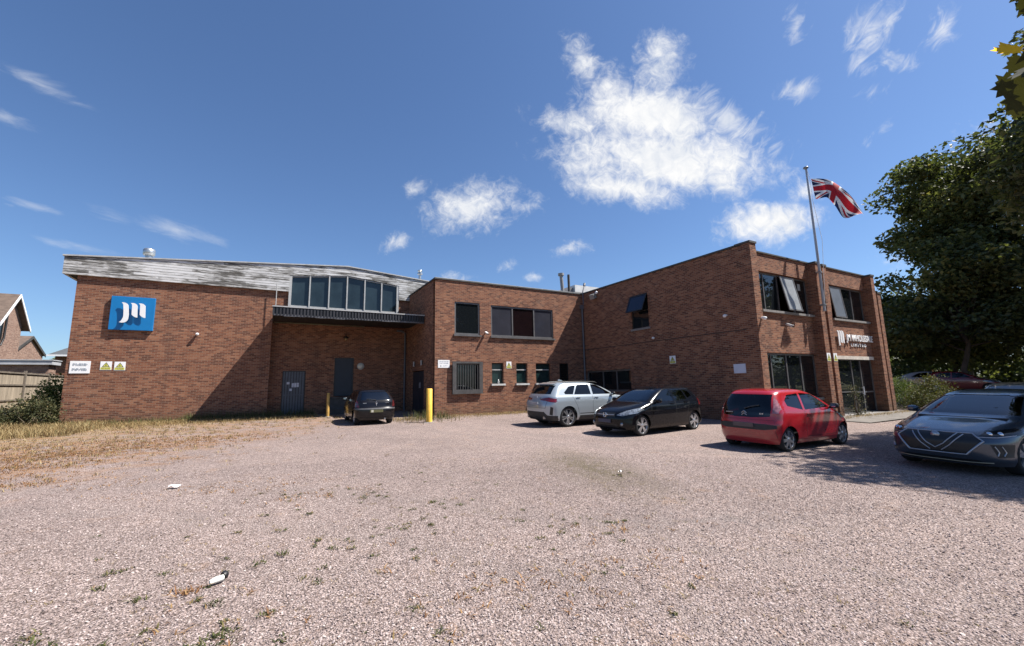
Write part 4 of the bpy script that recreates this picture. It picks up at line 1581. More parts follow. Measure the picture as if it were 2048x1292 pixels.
        b.build('wing_mirror', [sp.get('mirror_mat', sp['paint']), CHROME, TRIM], root)
    # wheels
    wr, tw = sp['wr'], sp['tw']
    rr = wr * sp.get('rimr', .70)
    wm = None
    for wx in sp['wx']:
        for sg_ in (1, -1):
            yo = sp['track'] * sg_
            b = MB()
            # rim: barrel, spokes and hub
            def L_(r_, h):
                return (r_, h * sg_)
            b.lathe([L_(rr, -.02 - tw * .6), L_(rr * .96, -.03), L_(rr, -.006), L_(rr * 1.03, .0), L_(rr * 1.0, -.012)], (wx, yo, wr), 'y', 30, 0)
            b.lathe([(.001, -.055 * sg_), (rr * .97, -.06 * sg_)], (wx, yo, wr), 'y', 24, 1)
            ns_ = sp.get('spokes', 5)
            tilt0 = .3 * wx
            for k in range(ns_):
                for off in sp.get('twin', (0,)):
                    a = 2 * math.pi * k / ns_ + tilt0
                    d = Vector((math.cos(a), 0, math.sin(a)))
                    e = Vector((-math.sin(a), 0, math.cos(a)))
                    p0 = Vector((wx, yo - .012 * sg_, wr)) + d * .03 + e * off * .25
                    p1 = Vector((wx, yo - .012 * sg_, wr)) + d * rr * .97 + e * off
                    h0, h1 = sp.get('spw', (.022, .032))
                    v = []
                    for (p, hw) in ((p0, h0), (p1, h1)):
                        for s1, s2 in ((-1, -1), (1, -1), (1, 1), (-1, 1)):
                            v.append(p + e * hw * s1 + Vector((0, .014 * s2, 0)))
                    b.add(v, [(0, 1, 2, 3), (7, 6, 5, 4), (0, 4, 5, 1), (1, 5, 6, 2), (2, 6, 7, 3), (3, 7, 4, 0)], 0)
            b.lathe([L_(.001, .008), L_(.05, .006), L_(.062, -.006), L_(.062, -.05)], (wx, yo, wr), 'y', 18, 0)
            rim = b.build('wheel', [sp.get('rim', RIM), RIM_D], root)
            b = MB()
            sw_ = rr + (wr - rr) * .5
            b.lathe([L_(rr * 1.0, -tw), L_(sw_, -tw - .012), L_(wr * .96, -tw + .004), L_(wr, -tw + .035), L_(wr, -.032), L_(wr * .965, -.004), L_(sw_, .014), L_(rr * 1.03, .004), L_(rr * 1.0, -.012)], (wx, yo, wr), 'y', 34)
            b.build('tyre', TYRE, rim)
    # inner arches and underbody
    b = MB()
    kz = sp['keys'][0]
    hw = sp['track'] - .03
    b.box(kz[1] + .28, kz[2] - .28, -(hw - tw - .03), hw - tw - .03, .17, .46)
    for wx in sp['wx']:
        for sg_ in (1, -1):
            ra = sp['wr'] * sp.get('arch', 1.11) + .004
            vs = []
            n_ = 19
            for y in (sg_ * (sp['track'] - .05), sg_ * (sp['track'] - tw - .06)):
                for a in np.linspace(-.02, math.pi + .02, n_):
                    vs.append((wx + ra * math.cos(a), y, wr + ra * math.sin(a)))
            b.add(vs, [(i, i + 1, n_ + i + 1, n_ + i) for i in range(n_ - 1)])
            b.add(vs[n_:], [tuple(range(n_))])
    x0, x1 = sp['wx'][1] + .35, sp['wx'][0] - .35
    for sg_ in (1, -1):
        b.box(x0, x1, sg_ * (kz[3] - .12) - .07, sg_ * (kz[3] - .12) + .07, kz[0] - .03, kz[0] + .12)
    b.build('underbody', UNDER, root)
    # seats and dashboard seen through the glass
    b = MB()
    st = sp['seat']
    for sg_ in (1, -1):
        b.obox((st, sg_ * .37, .62), (.25, 0, .03), (0, .24, 0), (0, 0, .07))
        b.obox((st - .28, sg_ * .37, .90), (.06, 0, .015), (0, .23, 0), (-.08, 0, .29))
        b.obox((st - .37, sg_ * .37, 1.25), (.045, 0, .01), (0, .13, 0), (-.01, 0, .085))
    b.obox((st - 1.05, 0, .86), (.06, 0, .02), (0, .58, 0), (-.08, 0, .25))
    for sg_ in (1, -1):
        b.obox((st - 1.13, sg_ * .35, 1.15), (.04, 0, .01), (0, .11, 0), (-.01, 0, .07))
    b.obox((st + .85, 0, .86), (.22, 0, -.01), (0, .64, 0), (0, 0, .10))
    b.tube([(st + .56 + .05 * math.cos(a), .37 + .17 * math.sin(a), .95 + .16 * math.cos(a)) for a in np.linspace(0, 2 * math.pi, 17)], .015, 6, cap=False)
    b.box(sp['wx'][1], st + .9, -.62, .62, .35, .45)
    b.build('interior', SEAT, root)

    def surf(y, z, view):
        sx = 1 if view == 'front' else -1
        h = tree.ray_cast(Vector((4 * sx, y, z)), Vector((-sx, 0, 0)))
        return h[0].x if h[0] is not None else sx * 1.9

    def strip(pn, view, pts, rad, mtl, parent=None, out=.004):
        """a raised bead following the surface through (y, z) points"""
        b = MB()
        sx = 1 if view == 'front' else -1
        q = []
        for i in range(len(pts) - 1):
            k = max(2, int(math.dist(pts[i], pts[i + 1]) / .05))
            for s_ in range(k):
                f_ = s_ / k
                q.append((pts[i][0] * (1 - f_) + pts[i + 1][0] * f_, pts[i][1] * (1 - f_) + pts[i + 1][1] * f_))
        q.append(pts[-1])
        b.tube([(surf(y, z, view) + sx * out, y, z) for y, z in q], rad, 8)
        return b.build(pn, mtl, parent or root)

    def plate(pn, view, y0, y1, z0, z1, mtl, th=.012, parent=None, out=.01):
        sx = 1 if view == 'front' else -1
        xm = max(sx * surf(y, z, view) for y in (y0, (y0 + y1) / 2, y1) for z in (z0, z1)) * sx
        b = MB()
        b.box(min(xm, xm + sx * (th + out)), max(xm, xm + sx * (th + out)), y0, y1, z0, z1)
        return b.build(pn, mtl, parent or root, bevel=.003)
    sp['extra'](root, made, surf, strip, plate)
    bm.free()
    return root


def seamline(pts, w_=.011):
    """thin side-view quads along a panel gap"""
    out = []
    for (a, b2) in zip(pts[:-1], pts[1:]):
        d = Vector((b2[0] - a[0], b2[1] - a[1]))
        n_ = Vector((-d.y, d.x)).normalized() * w_ / 2
        out.append(('seam', 'side', [(a[0] + n_.x, a[1] + n_.y), (b2[0] + n_.x, b2[1] + n_.y), (b2[0] - n_.x, b2[1] - n_.y), (a[0] - n_.x, a[1] - n_.y)], SEAM, ''))
    return out


def rearseam(pts, w_=.012):
    return [(p[0], 'rear', p[2], p[3], p[4]) for p in seamline(pts, w_)]


# --- black hatchback, bonnet towards the middle of the yard
PB = paint('black_paint', (.003, .0032, .005), 0, .20, .012, .32)
def ex_corsa(root, made, surf, strip, plate):
    gr = made['grille'][0][0]
    strip('chrome_bar', 'front', [(-.36, .64), (-.10, .635), (0, .625), (.10, .635), (.36, .64)], .016, SATIN, gr, .006)
    b = MB()
    x = surf(0, .62, 'front') + .012
    for s_ in (1, -1):
        b.tube([(x, s_ * .012, .56), (x, s_ * .05, .60), (x - .004, s_ * .065, .655), (x - .006, s_ * .035, .69)], .014, 8)
    b.build('emblem', CHROME, gr)
    for s_ in (1, -1):
        b = MB()
        b.lathe([(.001, .03), (.045, .025), (.055, .0)], (surf(s_ * .58, .37, 'front') - .012, s_ * .58, .37), 'x', 18)
        b.build('fog_light', LAMP, root)
    plate('number_plate', 'front', -.26, .26, .40, .51, mat('blurred_dark_blue_plate', (.04, .045, .08), .4, 0, .1, 6), parent=root)  # blurred-out plate in one plain dark blue
    b = MB()
    for s_ in (1, -1):
        b.tube([(.78, s_ * .55, 1.035), (.70, -.06 + s_ * .2, 1.06)], .012, 6)
    b.build('wiper', BLACK, root)


corsa = dict(paint=PB, sub=7, keys=[
    (.20, -1.98, 1.96, .80, .36, .46, 3.4), (.32, -2.045, 2.04, .850, .38, .54, 3.3), (.50, -2.07, 2.07, .862, .45, .66, 3.0), (.62, -2.06, 2.045, .870, .45, .70, 3.0),
    (.72, -2.03, 1.96, .870, .42, .74, 3.0), (.80, -2.00, 1.80, .866, .40, .74, 3.1), (.88, -1.98, 1.55, .858, .38, .68, 3.4), (.95, -1.95, 1.28, .842, .36, .56, 3.8), (1.00, -1.92, 1.06, .818, .34, .42, 4.2),
    (1.10, -1.86, .86, .775, .32, .34, 4.6), (1.30, -1.70, .44, .682, .30, .30, 5.0), (1.41, -1.57, .16, .615, .30, .30, 4.6), (1.46, -1.44, -.06, .545, .35, .32, 3.6), (1.488, -1.18, -.32, .40, .4, .4, 2.6), (1.497, -.95, -.5, .18, .3, .3, 2.2)],
    wx=(1.27, -1.38), wr=.312, tw=.20, track=.802, spokes=5, twin=(-.035, .035), spw=(.016, .022), rimr=.74, mirror=(.60, 1.02), seat=.12,
    panels=[
        ('door', 'side', [(.86, .34), (.86, .98), (.10, 1.43), (-.35, 1.44), (-.37, .34)], PB, ''),
        ('door', 'side', [(-.38, .34), (-.36, 1.44), (-1.02, 1.43), (-1.14, .95), (-.98, .62), (-.86, .34)], PB, ''),
        *seamline([(.86, .36), (.86, .96)]), *seamline([(-.375, .36), (-.36, 1.0)]), *seamline([(-.86, .36), (-.98, .62), (-1.12, .98)]),
        *seamline([(.84, .86), (-.3, .90), (-1.1, .93)], .008),
        ('side_window', 'side', [(.60, 1.035), (.07, 1.365), (-.29, 1.405), (-.31, 1.01)], GL_DARK, ''),
        ('side_window', 'side', [(-.41, 1.01), (-.39, 1.405), (-.92, 1.39), (-1.03, 1.04)], GL_DARK, ''),
        ('side_window', 'side', [(-1.10, 1.08), (-1.0, 1.365), (-1.26, 1.30), (-1.38, 1.16)], GL_DARK, ''),
        ('windscreen', 'front', [(-.69, 1.035), (.69, 1.035), (.545, 1.395), (-.545, 1.395)], GL_SCREEN, ''),
        ('rear_window', 'rear', [(-.58, 1.08), (.58, 1.08), (.48, 1.36), (-.48, 1.36)], GL_DARK, ''),
        ('headlight', 'front', [(.42, .63), (.62, .61), (.83, .69), (.862, .80), (.79, .845), (.60, .755)], LAMP, 'mir wrap.85'),
        ('grille', 'front', [(-.40, .57), (.40, .57), (.36, .70), (-.36, .70)], BLACK, ''),
        ('lower_grille', 'front', [(-.50, .26), (.50, .26), (.44, .37), (-.44, .37)], BLACK, ''),
        ('tail_light', 'rear', [(.66, .80), (.86, .84), (.84, 1.08), (.70, 1.05)], TAIL, 'mir wrap.42')],
    handles=[(-.18, .93), (-.92, .96)], extra=ex_corsa)
car('black_hatchback', 'black five door hatchback with its headlights facing the middle of the yard', corsa, (11.20, 10.62), math.pi + R(4))

# --- pale silver blue sport utility car
PS = paint('silver_blue_paint', (.34, .385, .42), .35, .27)
def ex_suv(root, made, surf, strip, plate):
    for s_ in (1, -1):
        b = MB()
        b.tube([(.22, s_ * .585, 1.60), (.08, s_ * .595, 1.638), (-.6, s_ * .60, 1.655), (-1.2, s_ * .585, 1.648), (-1.42, s_ * .57, 1.612)], .016, 8)
        b.build('roof_rail', BLACK, root)
        b = MB()
        b.tube([(surf(s_ * .5, .34, 'rear') - .03, s_ * .55, .34), (surf(s_ * .5, .34, 'rear') + .1, s_ * .55, .34)], .05, 14)
        b.build('exhaust_pipe', SATIN, root)
    b = MB()
    b.prism([(-1.58, 1.634), (-1.88, 1.572), (-1.89, 1.552), (-1.6, 1.60)], 'y', -.50, .50)
    b.build('roof_spoiler', PS, root, bevel=.01)
    b = MB()
    b.prism([(-1.02, 1.69), (-1.22, 1.75), (-1.25, 1.69)], 'y', -.03, .03)
    b.build('aerial_fin', PS, root, bevel=.008)
    plate('number_plate', 'rear', -.26, .26, .80, .91, mat('grey_plate', (.30, .31, .34), .4, 0, .1, 6), parent=root)
    b = MB()
    b.lathe([(.001, -.018), (.042, -.015), (.045, .01)], (surf(0, 1.06, 'rear'), 0, 1.06), 'x', 18)
    b.build('badge', SATIN, root)


suv = dict(paint=PS, keys=[
    (.24, -2.22, 2.26, .88, .38, .44, 3.5), (.36, -2.31, 2.34, .925, .40, .5, 3.4), (.55, -2.36, 2.37, .945, .45, .62, 3.2), (.75, -2.37, 2.36, .955, .42, .62, 3.2), (.90, -2.33, 2.30, .955, .38, .6, 3.2),
    (.99, -2.28, 2.15, .948, .36, .6, 3.2), (1.06, -2.24, 1.75, .935, .34, .6, 3.4), (1.11, -2.21, 1.30, .912, .32, .5, 3.8), (1.15, -2.18, 1.06, .890, .32, .42, 4.2), (1.24, -2.11, .90, .845, .32, .36, 4.6),
    (1.42, -1.96, .52, .755, .32, .32, 5.0), (1.54, -1.82, .18, .685, .34, .32, 4.8), (1.61, -1.66, -.10, .61, .36, .34, 3.8), (1.645, -1.4, -.40, .47, .4, .4, 2.8), (1.655, -1.1, -.6, .2, .3, .3, 2.2)],
    wx=(1.43, -1.43), wr=.368, tw=.25, track=.892, spokes=5, twin=(-.05, .05), spw=(.014, .026), rimr=.73, arch=1.08, mirror=(.70, 1.16), seat=.2, taper=.025, mirror_mat=BLACK,
    panels=[
        ('door', 'side', [(.98, .40), (1.02, .95), (.92, 1.16), (.06, 1.60), (-.25, 1.62), (-.28, .40)], PS, ''),
        ('door', 'side', [(-.29, .40), (-.26, 1.62), (-.95, 1.60), (-1.28, 1.15), (-1.02, .75), (-.92, .40)], PS, ''),
        *seamline([(.98, .42), (1.02, .95), (.95, 1.12)]), *seamline([(-.285, .42), (-.27, 1.15)]), *seamline([(-.92, .42), (-1.02, .75), (-1.22, 1.1)]),
        *seamline([(.9, .47), (-.9, .47)], .03),
        ('side_window', 'side', [(.74, 1.165), (.10, 1.52), (-.20, 1.555), (-.22, 1.165)], GL_DARK, ''),
        ('side_window', 'side', [(-.32, 1.165), (-.30, 1.555), (-.86, 1.535), (-1.12, 1.175)], GL_DARK, ''),
        ('side_window', 'side', [(-1.17, 1.18), (-.94, 1.53), (-1.28, 1.47), (-1.56, 1.25), (-1.52, 1.19)], GL_DARK, ''),
        ('lower_trim', 'side', [(-.95, .24), (-.90, .40), (.98, .40), (1.0, .24)], TRIM, ''),
        ('windscreen', 'front', [(-.76, 1.175), (.76, 1.175), (.60, 1.54), (-.60, 1.54)], GL_SCREEN, ''),
        ('rear_window', 'rear', [(-.70, 1.20), (.70, 1.20), (.60, 1.52), (-.60, 1.52)], GL_DARK, ''),
        ('headlight', 'front', [(.45, .88), (.92, .93), (.90, 1.02), (.5, .98)], LAMP, 'mir wrap.85'),
        ('grille', 'front', [(-.42, .60), (.42, .60), (.40, .93), (-.40, .93)], BLACK, ''),
        ('tail_light', 'rear', [(.28, .98), (.62, .96), (.93, .90), (.95, 1.03), (.70, 1.085), (.48, 1.06), (.28, 1.03)], TAIL, 'mir wrap.42'),
        ('bumper_trim', 'rear', [(-.97, .24), (.97, .24), (.93, .42), (.70, .44), (.58, .56), (-.58, .56), (-.70, .44), (-.93, .42)], TRIM, 'wrap.5'),
        ('reflector_slot', 'rear', [(.78, .46), (.86, .44), (.90, .72), (.84, .76)], BLACK, 'mir wrap.5'),
        *rearseam([(-.66, .70), (.66, .70)]), *rearseam([(-.66, .70), (-.70, .95)]), *rearseam([(.66, .70), (.70, .95)])],
    handles=[(-.10, 1.05), (-.98, 1.06)], handle_mat=mat('grey_handle', (.16, .18, .2), .4, .4, .1, 6), extra=ex_suv)
car('silver_suv', 'pale silver blue sport utility car parked nose to the shaded wall', suv, (11.05, 13.92), R(0))

# --- small red hatchback seen from behind
PR = paint('red_paint', (.33, .006, .012), 0, .24)
def ex_c1(root, made, surf, strip, plate):
    tg = made['rear_window'][0][0]
    b = MB()
    x = surf(0, .90, 'rear') - .012
    for dz in (0, -.05):
        for s_ in (1, -1):
            b.tube([(x, 0, .935 + dz), (x + .002, s_ * .065, .885 + dz)], .013, 6)
    b.build('badge', SATIN, tg)
    b = MB()
    for i in range(6):
        y = .50 - i * .035
        b.box(surf(y, .89, 'rear') - .012, surf(y, .89, 'rear') + .01, y - .012, y + .012, .88, .90)
    for y in (-.40, -.45):
        b.box(surf(y, .89, 'rear') - .012, surf(y, .89, 'rear') + .01, y - .017, y + .017, .865, .90)
    b.build('badge_lettering', SATIN, tg)
    b = MB()
    b.tube([(surf(.05, .98, 'rear') - .02, .0, .99), (surf(-.2, 1.03, 'rear') - .03, -.18, 1.05), (surf(-.3, 1.08, 'rear') - .025, -.36, 1.08)], .012, 6)
    b.build('wiper', BLACK, tg)
    b = MB()
    b.tube([(.25, .0, 1.46), (.18, 0, 1.60)], [.008, .004], 6)
    b.build('aerial', BLACK, root)
    plate('number_plate', 'rear', -.26, .26, .56, .66, mat('blurred_dark_red_plate', (.10, .07, .07), .5, 0, .1, 6), parent=root)  # blurred-out plate in a plain dark reddish tone


c1 = dict(paint=PR, sub=7, keys=[
    (.19, -1.64, 1.60, .755, .30, .40, 3.6), (.30, -1.69, 1.68, .795, .32, .46, 3.5), (.50, -1.71, 1.715, .812, .32, .52, 3.4), (.62, -1.712, 1.69, .818, .32, .58, 3.2), (.74, -1.685, 1.58, .815, .34, .66, 3.1),
    (.83, -1.655, 1.40, .810, .32, .6, 3.3), (.91, -1.635, 1.14, .798, .30, .5, 3.8), (.97, -1.615, .98, .782, .30, .40, 4.2), (1.06, -1.585, .82, .745, .30, .34, 4.6),
    (1.24, -1.49, .46, .670, .30, .30, 5.0), (1.36, -1.40, .16, .61, .30, .30, 4.8), (1.42, -1.30, -.05, .55, .34, .3, 3.8), (1.455, -1.08, -.28, .42, .4, .4, 2.8), (1.465, -.85, -.45, .2, .3, .3, 2.2)],
    wx=(1.17, -1.17), wr=.285, tw=.17, track=.742, spokes=7, spw=(.03, .034), rimr=.72, arch=1.12, mirror=(.62, 1.0), seat=.12, mirror_mat=TRIM,
    panels=[
        ('door', 'side', [(.80, .32), (.82, .90), (.72, .98), (.10, 1.39), (-.42, 1.41), (-.52, .95), (-.50, .32)], PR, ''),
        *seamline([(.80, .34), (.82, .92)]), *seamline([(-.50, .34), (-.52, .95)]), *seamline([(.8, .33), (-.5, .33)]),
        ('side_window', 'side', [(.60, .99), (.08, 1.32), (-.40, 1.35), (-.48, .955)], GL_CLEAR, ''),
        ('side_window', 'side', [(-.56, .955), (-.48, 1.345), (-.92, 1.315), (-1.12, 1.18), (-1.10, 1.06)], GL_CLEAR, ''),
        ('windscreen', 'front', [(-.66, 1.0), (.66, 1.0), (.53, 1.35), (-.53, 1.35)], GL_SCREEN, ''),
        ('rear_window', 'rear', [(-.60, .82), (-.2, .79), (.2, .79), (.60, .82), (.62, 1.0), (.55, 1.33), (-.55, 1.33), (-.62, 1.0)], car_glass('car_glass_tailgate', (.10, .12, .14)), ''),
        ('tail_light', 'rear', [(.645, .90), (.74, .90), (.76, 1.04), (.70, 1.22), (.60, 1.33), (.575, 1.33), (.645, 1.05)], TAILC, 'mir wrap.36'),
        ('headlight', 'front', [(.42, .66), (.80, .70), (.80, .86), (.55, .80)], LAMP, 'mir wrap.85'),
        ('bumper_trim', 'rear', [(-.84, .57), (-.5, .51), (.5, .51), (.84, .57), (.80, .62), (.5, .65), (-.5, .65), (-.80, .62)], TRIM, 'wrap.16'),
        *rearseam([(-.68, .74), (.68, .74)], .008), *rearseam([(-.70, .50), (-.72, .32)], .008), *rearseam([(.70, .50), (.72, .32)], .008)],
    handles=[(-.36, .86)], extra=ex_c1)
car('red_hatchback', 'small red three door hatchback seen from behind with a black glass tailgate', c1, (11.82, 6.48), R(-2))

# --- old dark hatchback by the recessed entrance
PD = paint('worn_dark_paint', (.005, .0045, .006), 0, .25, .015, .45)
def ex_clio(root, made, surf, strip, plate):
    plate('number_plate', 'rear', -.26, .26, .50, .61, [mat('dim_yellow_plate', (.09, .085, .035), .5, 0, .1, 6)][0], parent=root)
    b = MB()
    x = surf(0, .86, 'rear') - .012
    b.tube([(x, 0, .93), (x, .04, .865), (x, 0, .80), (x, -.04, .865), (x, 0, .93)], .012, 6, cap=False)
    b.build('badge', SATIN, root)
    b = MB()
    for i in range(4):
        y = .50 - i * .035
        b.box(surf(y, .87, 'rear') - .01, surf(y, .87, 'rear') + .01, y - .012, y + .012, .855, .885)
    for i in range(4):
        y = -.38 - i * .035
        b.box(surf(y, .87, 'rear') - .01, surf(y, .87, 'rear') + .01, y - .012, y + .012, .86, .88)
    b.build('badge_lettering', SATIN, root)
    b = MB()
    b.box(surf(.15, .55, 'rear') - .03, surf(.15, .55, 'rear') - .022, .12, .21, .51, .60)
    b.build('plate_sticker', mat('pale_sticker', (.45, .43, .35), .6, 0, .1, 8), root)
    b = MB()
    b.tube([(surf(-.35, .25, 'rear') - .02, -.35, .24), (surf(-.35, .25, 'rear') + .2, -.35, .24)], .03, 12)
    b.build('exhaust_pipe', SATIN, root)
    b = MB()
    b.tube([(surf(0, .98, 'rear') - .02, 0, .99), (surf(.2, 1.02, 'rear') - .03, .2, 1.02), (surf(.38, 1.03, 'rear') - .025, .38, 1.03)], .011, 6)
    b.build('wiper', BLACK, root)


clio = dict(paint=PD, keys=[
    (.20, -1.80, 1.76, .755, .32, .44, 3.4), (.32, -1.86, 1.84, .80, .32, .50, 3.3), (.50, -1.885, 1.88, .815, .34, .62, 3.0), (.62, -1.88, 1.86, .822, .34, .66, 3.0), (.72, -1.83, 1.76, .822, .34, .68, 3.0),
    (.80, -1.80, 1.56, .818, .34, .66, 3.2), (.87, -1.78, 1.28, .808, .33, .58, 3.6), (.93, -1.75, 1.00, .79, .32, .44, 4.0), (.98, -1.72, .86, .772, .32, .38, 4.4),
    (1.08, -1.64, .72, .735, .32, .34, 4.6), (1.24, -1.49, .42, .668, .32, .32, 4.8), (1.34, -1.38, .16, .61, .32, .32, 4.6), (1.39, -1.26, -.05, .54, .34, .32, 3.6), (1.412, -1.05, -.28, .40, .4, .4, 2.6), (1.42, -.85, -.45, .2, .3, .3, 2.2)],
    wx=(1.25, -1.22), wr=.288, tw=.18, track=.752, spokes=6, spw=(.03, .03), rimr=.68, mirror=(.52, .98), seat=.05,
    panels=[
        ('door', 'side', [(.78, .32), (.80, .90), (.08, 1.36), (-.40, 1.38), (-.44, .93), (-.42, .32)], PD, ''),
        *seamline([(.78, .34), (.80, .9)]), *seamline([(-.42, .34), (-.44, .93)]),
        ('side_window', 'side', [(.52, .985), (.06, 1.29), (-.36, 1.325), (-.40, .96)], GL_DARK, ''),
        ('side_window', 'side', [(-.48, .965), (-.44, 1.325), (-.96, 1.29), (-1.22, 1.05)], GL_DARK, ''),
        ('windscreen', 'front', [(-.66, .99), (.66, .99), (.53, 1.33), (-.53, 1.33)], GL_SCREEN, ''),
        ('rear_window', 'rear', [(-.60, .985), (.60, .985), (.50, 1.31), (-.50, 1.31)], car_glass('car_glass_rear', (.12, .13, .14), .05), ''),
        ('tail_light', 'rear', [(.66, .70), (.83, .74), (.82, 1.00), (.74, 1.02), (.68, .88)], TAIL_D, 'mir wrap.35'),
        ('headlight', 'front', [(.42, .64), (.82, .68), (.82, .80), (.5, .78)], LAMP, 'mir wrap.85'),
        ('bumper_trim', 'rear', [(-.86, .62), (.86, .62), (.86, .67), (-.86, .67)], mat('grey_bumper_strip', (.07, .068, .07), .4, 0, .2, 8), 'wrap.4'),
        *rearseam([(-.70, .30), (.70, .30)], .02), *rearseam([(-.64, .70), (-.66, .96)]), *rearseam([(.64, .70), (.66, .96)])],
    handles=[(-.28, .84)], handle_mat=BLACK, extra=ex_clio)
car('dark_hatchback', 'old dark hatchback parked nose in under the dark canopy by the slate blue door', clio, (3.66, 19.78), R(90))

# --- dark blue liftback in the tree shade at the right
PI_ = paint('slate_blue_paint', (.035, .055, .082), .5, .26)
def ex_ioniq(root, made, surf, strip, plate):
    gr = made['grille'][0][0]
    hexa = [(-.60, .60), (-.46, .72), (.46, .72), (.60, .60), (.40, .36), (-.40, .36), (-.60, .60)]
    strip('grille_surround', 'front', hexa, .012, SATIN, gr, .004)
    strip('grille_bar', 'front', [(-.60, .60), (-.40, .36)], .019, SATIN, gr, .004)
    strip('grille_bar', 'front', [(.60, .60), (.40, .36)], .019, SATIN, gr, .004)
    strip('grille_bar', 'front', [(-.28, .715), (-.12, .52), (.0, .44), (.12, .52), (.28, .715)], .010, SATIN, gr, .006)
    strip('grille_bar', 'front', [(-.36, .70), (-.20, .50), (-.08, .40)], .010, SATIN, gr, .004)
    strip('grille_bar', 'front', [(.36, .70), (.20, .50), (.08, .40)], .010, SATIN, gr, .004)
    b = MB()
    x = surf(0, .665, 'front') + .01
    b.lathe([(.001, .012), (.06, .010), (.066, -.01)], (x, 0, .665), 'x', 20)
    b.build('badge', SATIN, gr)
    strip('lower_lip', 'front', [(-.66, .235), (-.3, .225), (.3, .225), (.66, .235)], .011, mat('dull_gold_lip', (.35, .31, .22), .35, .5, .1, 6), root, .004)
    for s_ in (1, -1):
        for k in range(2):
            strip('daytime_lamp', 'front', [(s_ * (.70 + k * .06), .52), (s_ * (.735 + k * .055), .42), (s_ * (.72 + k * .05), .36)], .011, SATIN, root, .004)
        for k in range(2):
            y = s_ * (.63 + k * .10)
            b = MB()
            b.lathe([(.001, .016), (.035, .012), (.042, -.004)], (surf(y, .715, 'front') - .012, y, .715), 'x', 16)
            b.build('lamp_lens', CHROME, root)
        strip('headlight_edge', 'front', [(s_ * .53, .665), (s_ * .72, .665), (s_ * .89, .705)], .009, SATIN, root, .003)
    b = MB()
    b.tube([(.98, .55, .985), (.86, .05, 1.06)], .012, 6)
    b.tube([(.98, -.1, .985), (.84, -.45, 1.05)], .012, 6)
    b.build('wiper', BLACK, root)


ioniq = dict(paint=PI_, sub=7, keys=[
    (.17, -2.10, 2.06, .83, .40, .54, 3.3), (.28, -2.19, 2.18, .88, .42, .62, 3.2), (.42, -2.23, 2.23, .895, .45, .78, 3.0), (.55, -2.235, 2.235, .905, .45, .84, 3.0), (.65, -2.23, 2.19, .908, .45, .86, 3.0),
    (.73, -2.22, 2.08, .908, .42, .86, 3.0), (.80, -2.21, 1.86, .904, .40, .84, 3.1), (.87, -2.20, 1.58, .895, .38, .78, 3.4), (.93, -2.18, 1.28, .878, .36, .60, 3.8), (.98, -2.12, 1.10, .855, .34, .46, 4.2),
    (1.07, -1.98, .90, .805, .34, .40, 4.6), (1.24, -1.62, .48, .705, .34, .36, 5.0), (1.36, -1.28, .16, .63, .34, .34, 4.6), (1.415, -1.02, -.08, .555, .36, .34, 3.6), (1.445, -.80, -.30, .40, .3, .3, 2.6), (1.452, -.65, -.42, .18, .2, .2, 2.2)],
    wx=(1.36, -1.34), wr=.318, tw=.21, track=.845, spokes=5, twin=(-.04, .04), rimr=.72, mirror=(.66, 1.02), seat=.15,
    panels=[
        ('door', 'side', [(.90, .32), (.92, .95), (.12, 1.39), (-.30, 1.41), (-.32, .32)], PI_, ''),
        ('door', 'side', [(-.33, .32), (-.31, 1.41), (-.95, 1.38), (-1.16, 1.0), (-.98, .6), (-.90, .32)], PI_, ''),
        *seamline([(.90, .34), (.92, .95)]), *seamline([(-.325, .34), (-.32, 1.0)]),
        ('side_window', 'side', [(.68, 1.01), (.10, 1.32), (-.25, 1.36), (-.27, .995)], GL_DARK, ''),
        ('side_window', 'side', [(-.36, .995), (-.34, 1.36), (-.86, 1.30), (-1.24, 1.06), (-1.2, 1.01)], GL_DARK, ''),
        ('windscreen', 'front', [(-.735, 1.0), (.735, 1.0), (.565, 1.36), (-.565, 1.36)], GL_SCREEN, ''),
        ('rear_window', 'rear', [(-.60, 1.05), (.60, 1.05), (.48, 1.34), (-.48, 1.34)], GL_DARK, ''),
        ('headlight', 'front', [(.52, .66), (.72, .66), (.90, .70), (.905, .80), (.80, .81), (.58, .745)], LAMP_D, 'mir wrap.8'),
        ('grille', 'front', [(-.585, .60), (-.45, .71), (.45, .71), (.585, .60), (.395, .37), (-.395, .37)], BLACK, ''),
        ('lower_grille', 'front', [(-.62, .20), (.62, .20), (.50, .275), (-.50, .275)], BLACK, ''),
        ('lamp_recess', 'front', [(.66, .55), (.86, .55), (.84, .34), (.72, .33)], BLACK, 'mir wrap.5'),
        ('tail_light', 'rear', [(.5, .86), (.90, .88), (.88, 1.0), (.52, .98)], TAIL, 'mir wrap.42')],
    handles=[(-.16, .90), (-.98, .92)], extra=ex_ioniq)
car('blue_liftback', 'slate blue car with a pointed grille facing the yard in the tree shade', ioniq, (12.95, 3.02), math.pi - R(6))

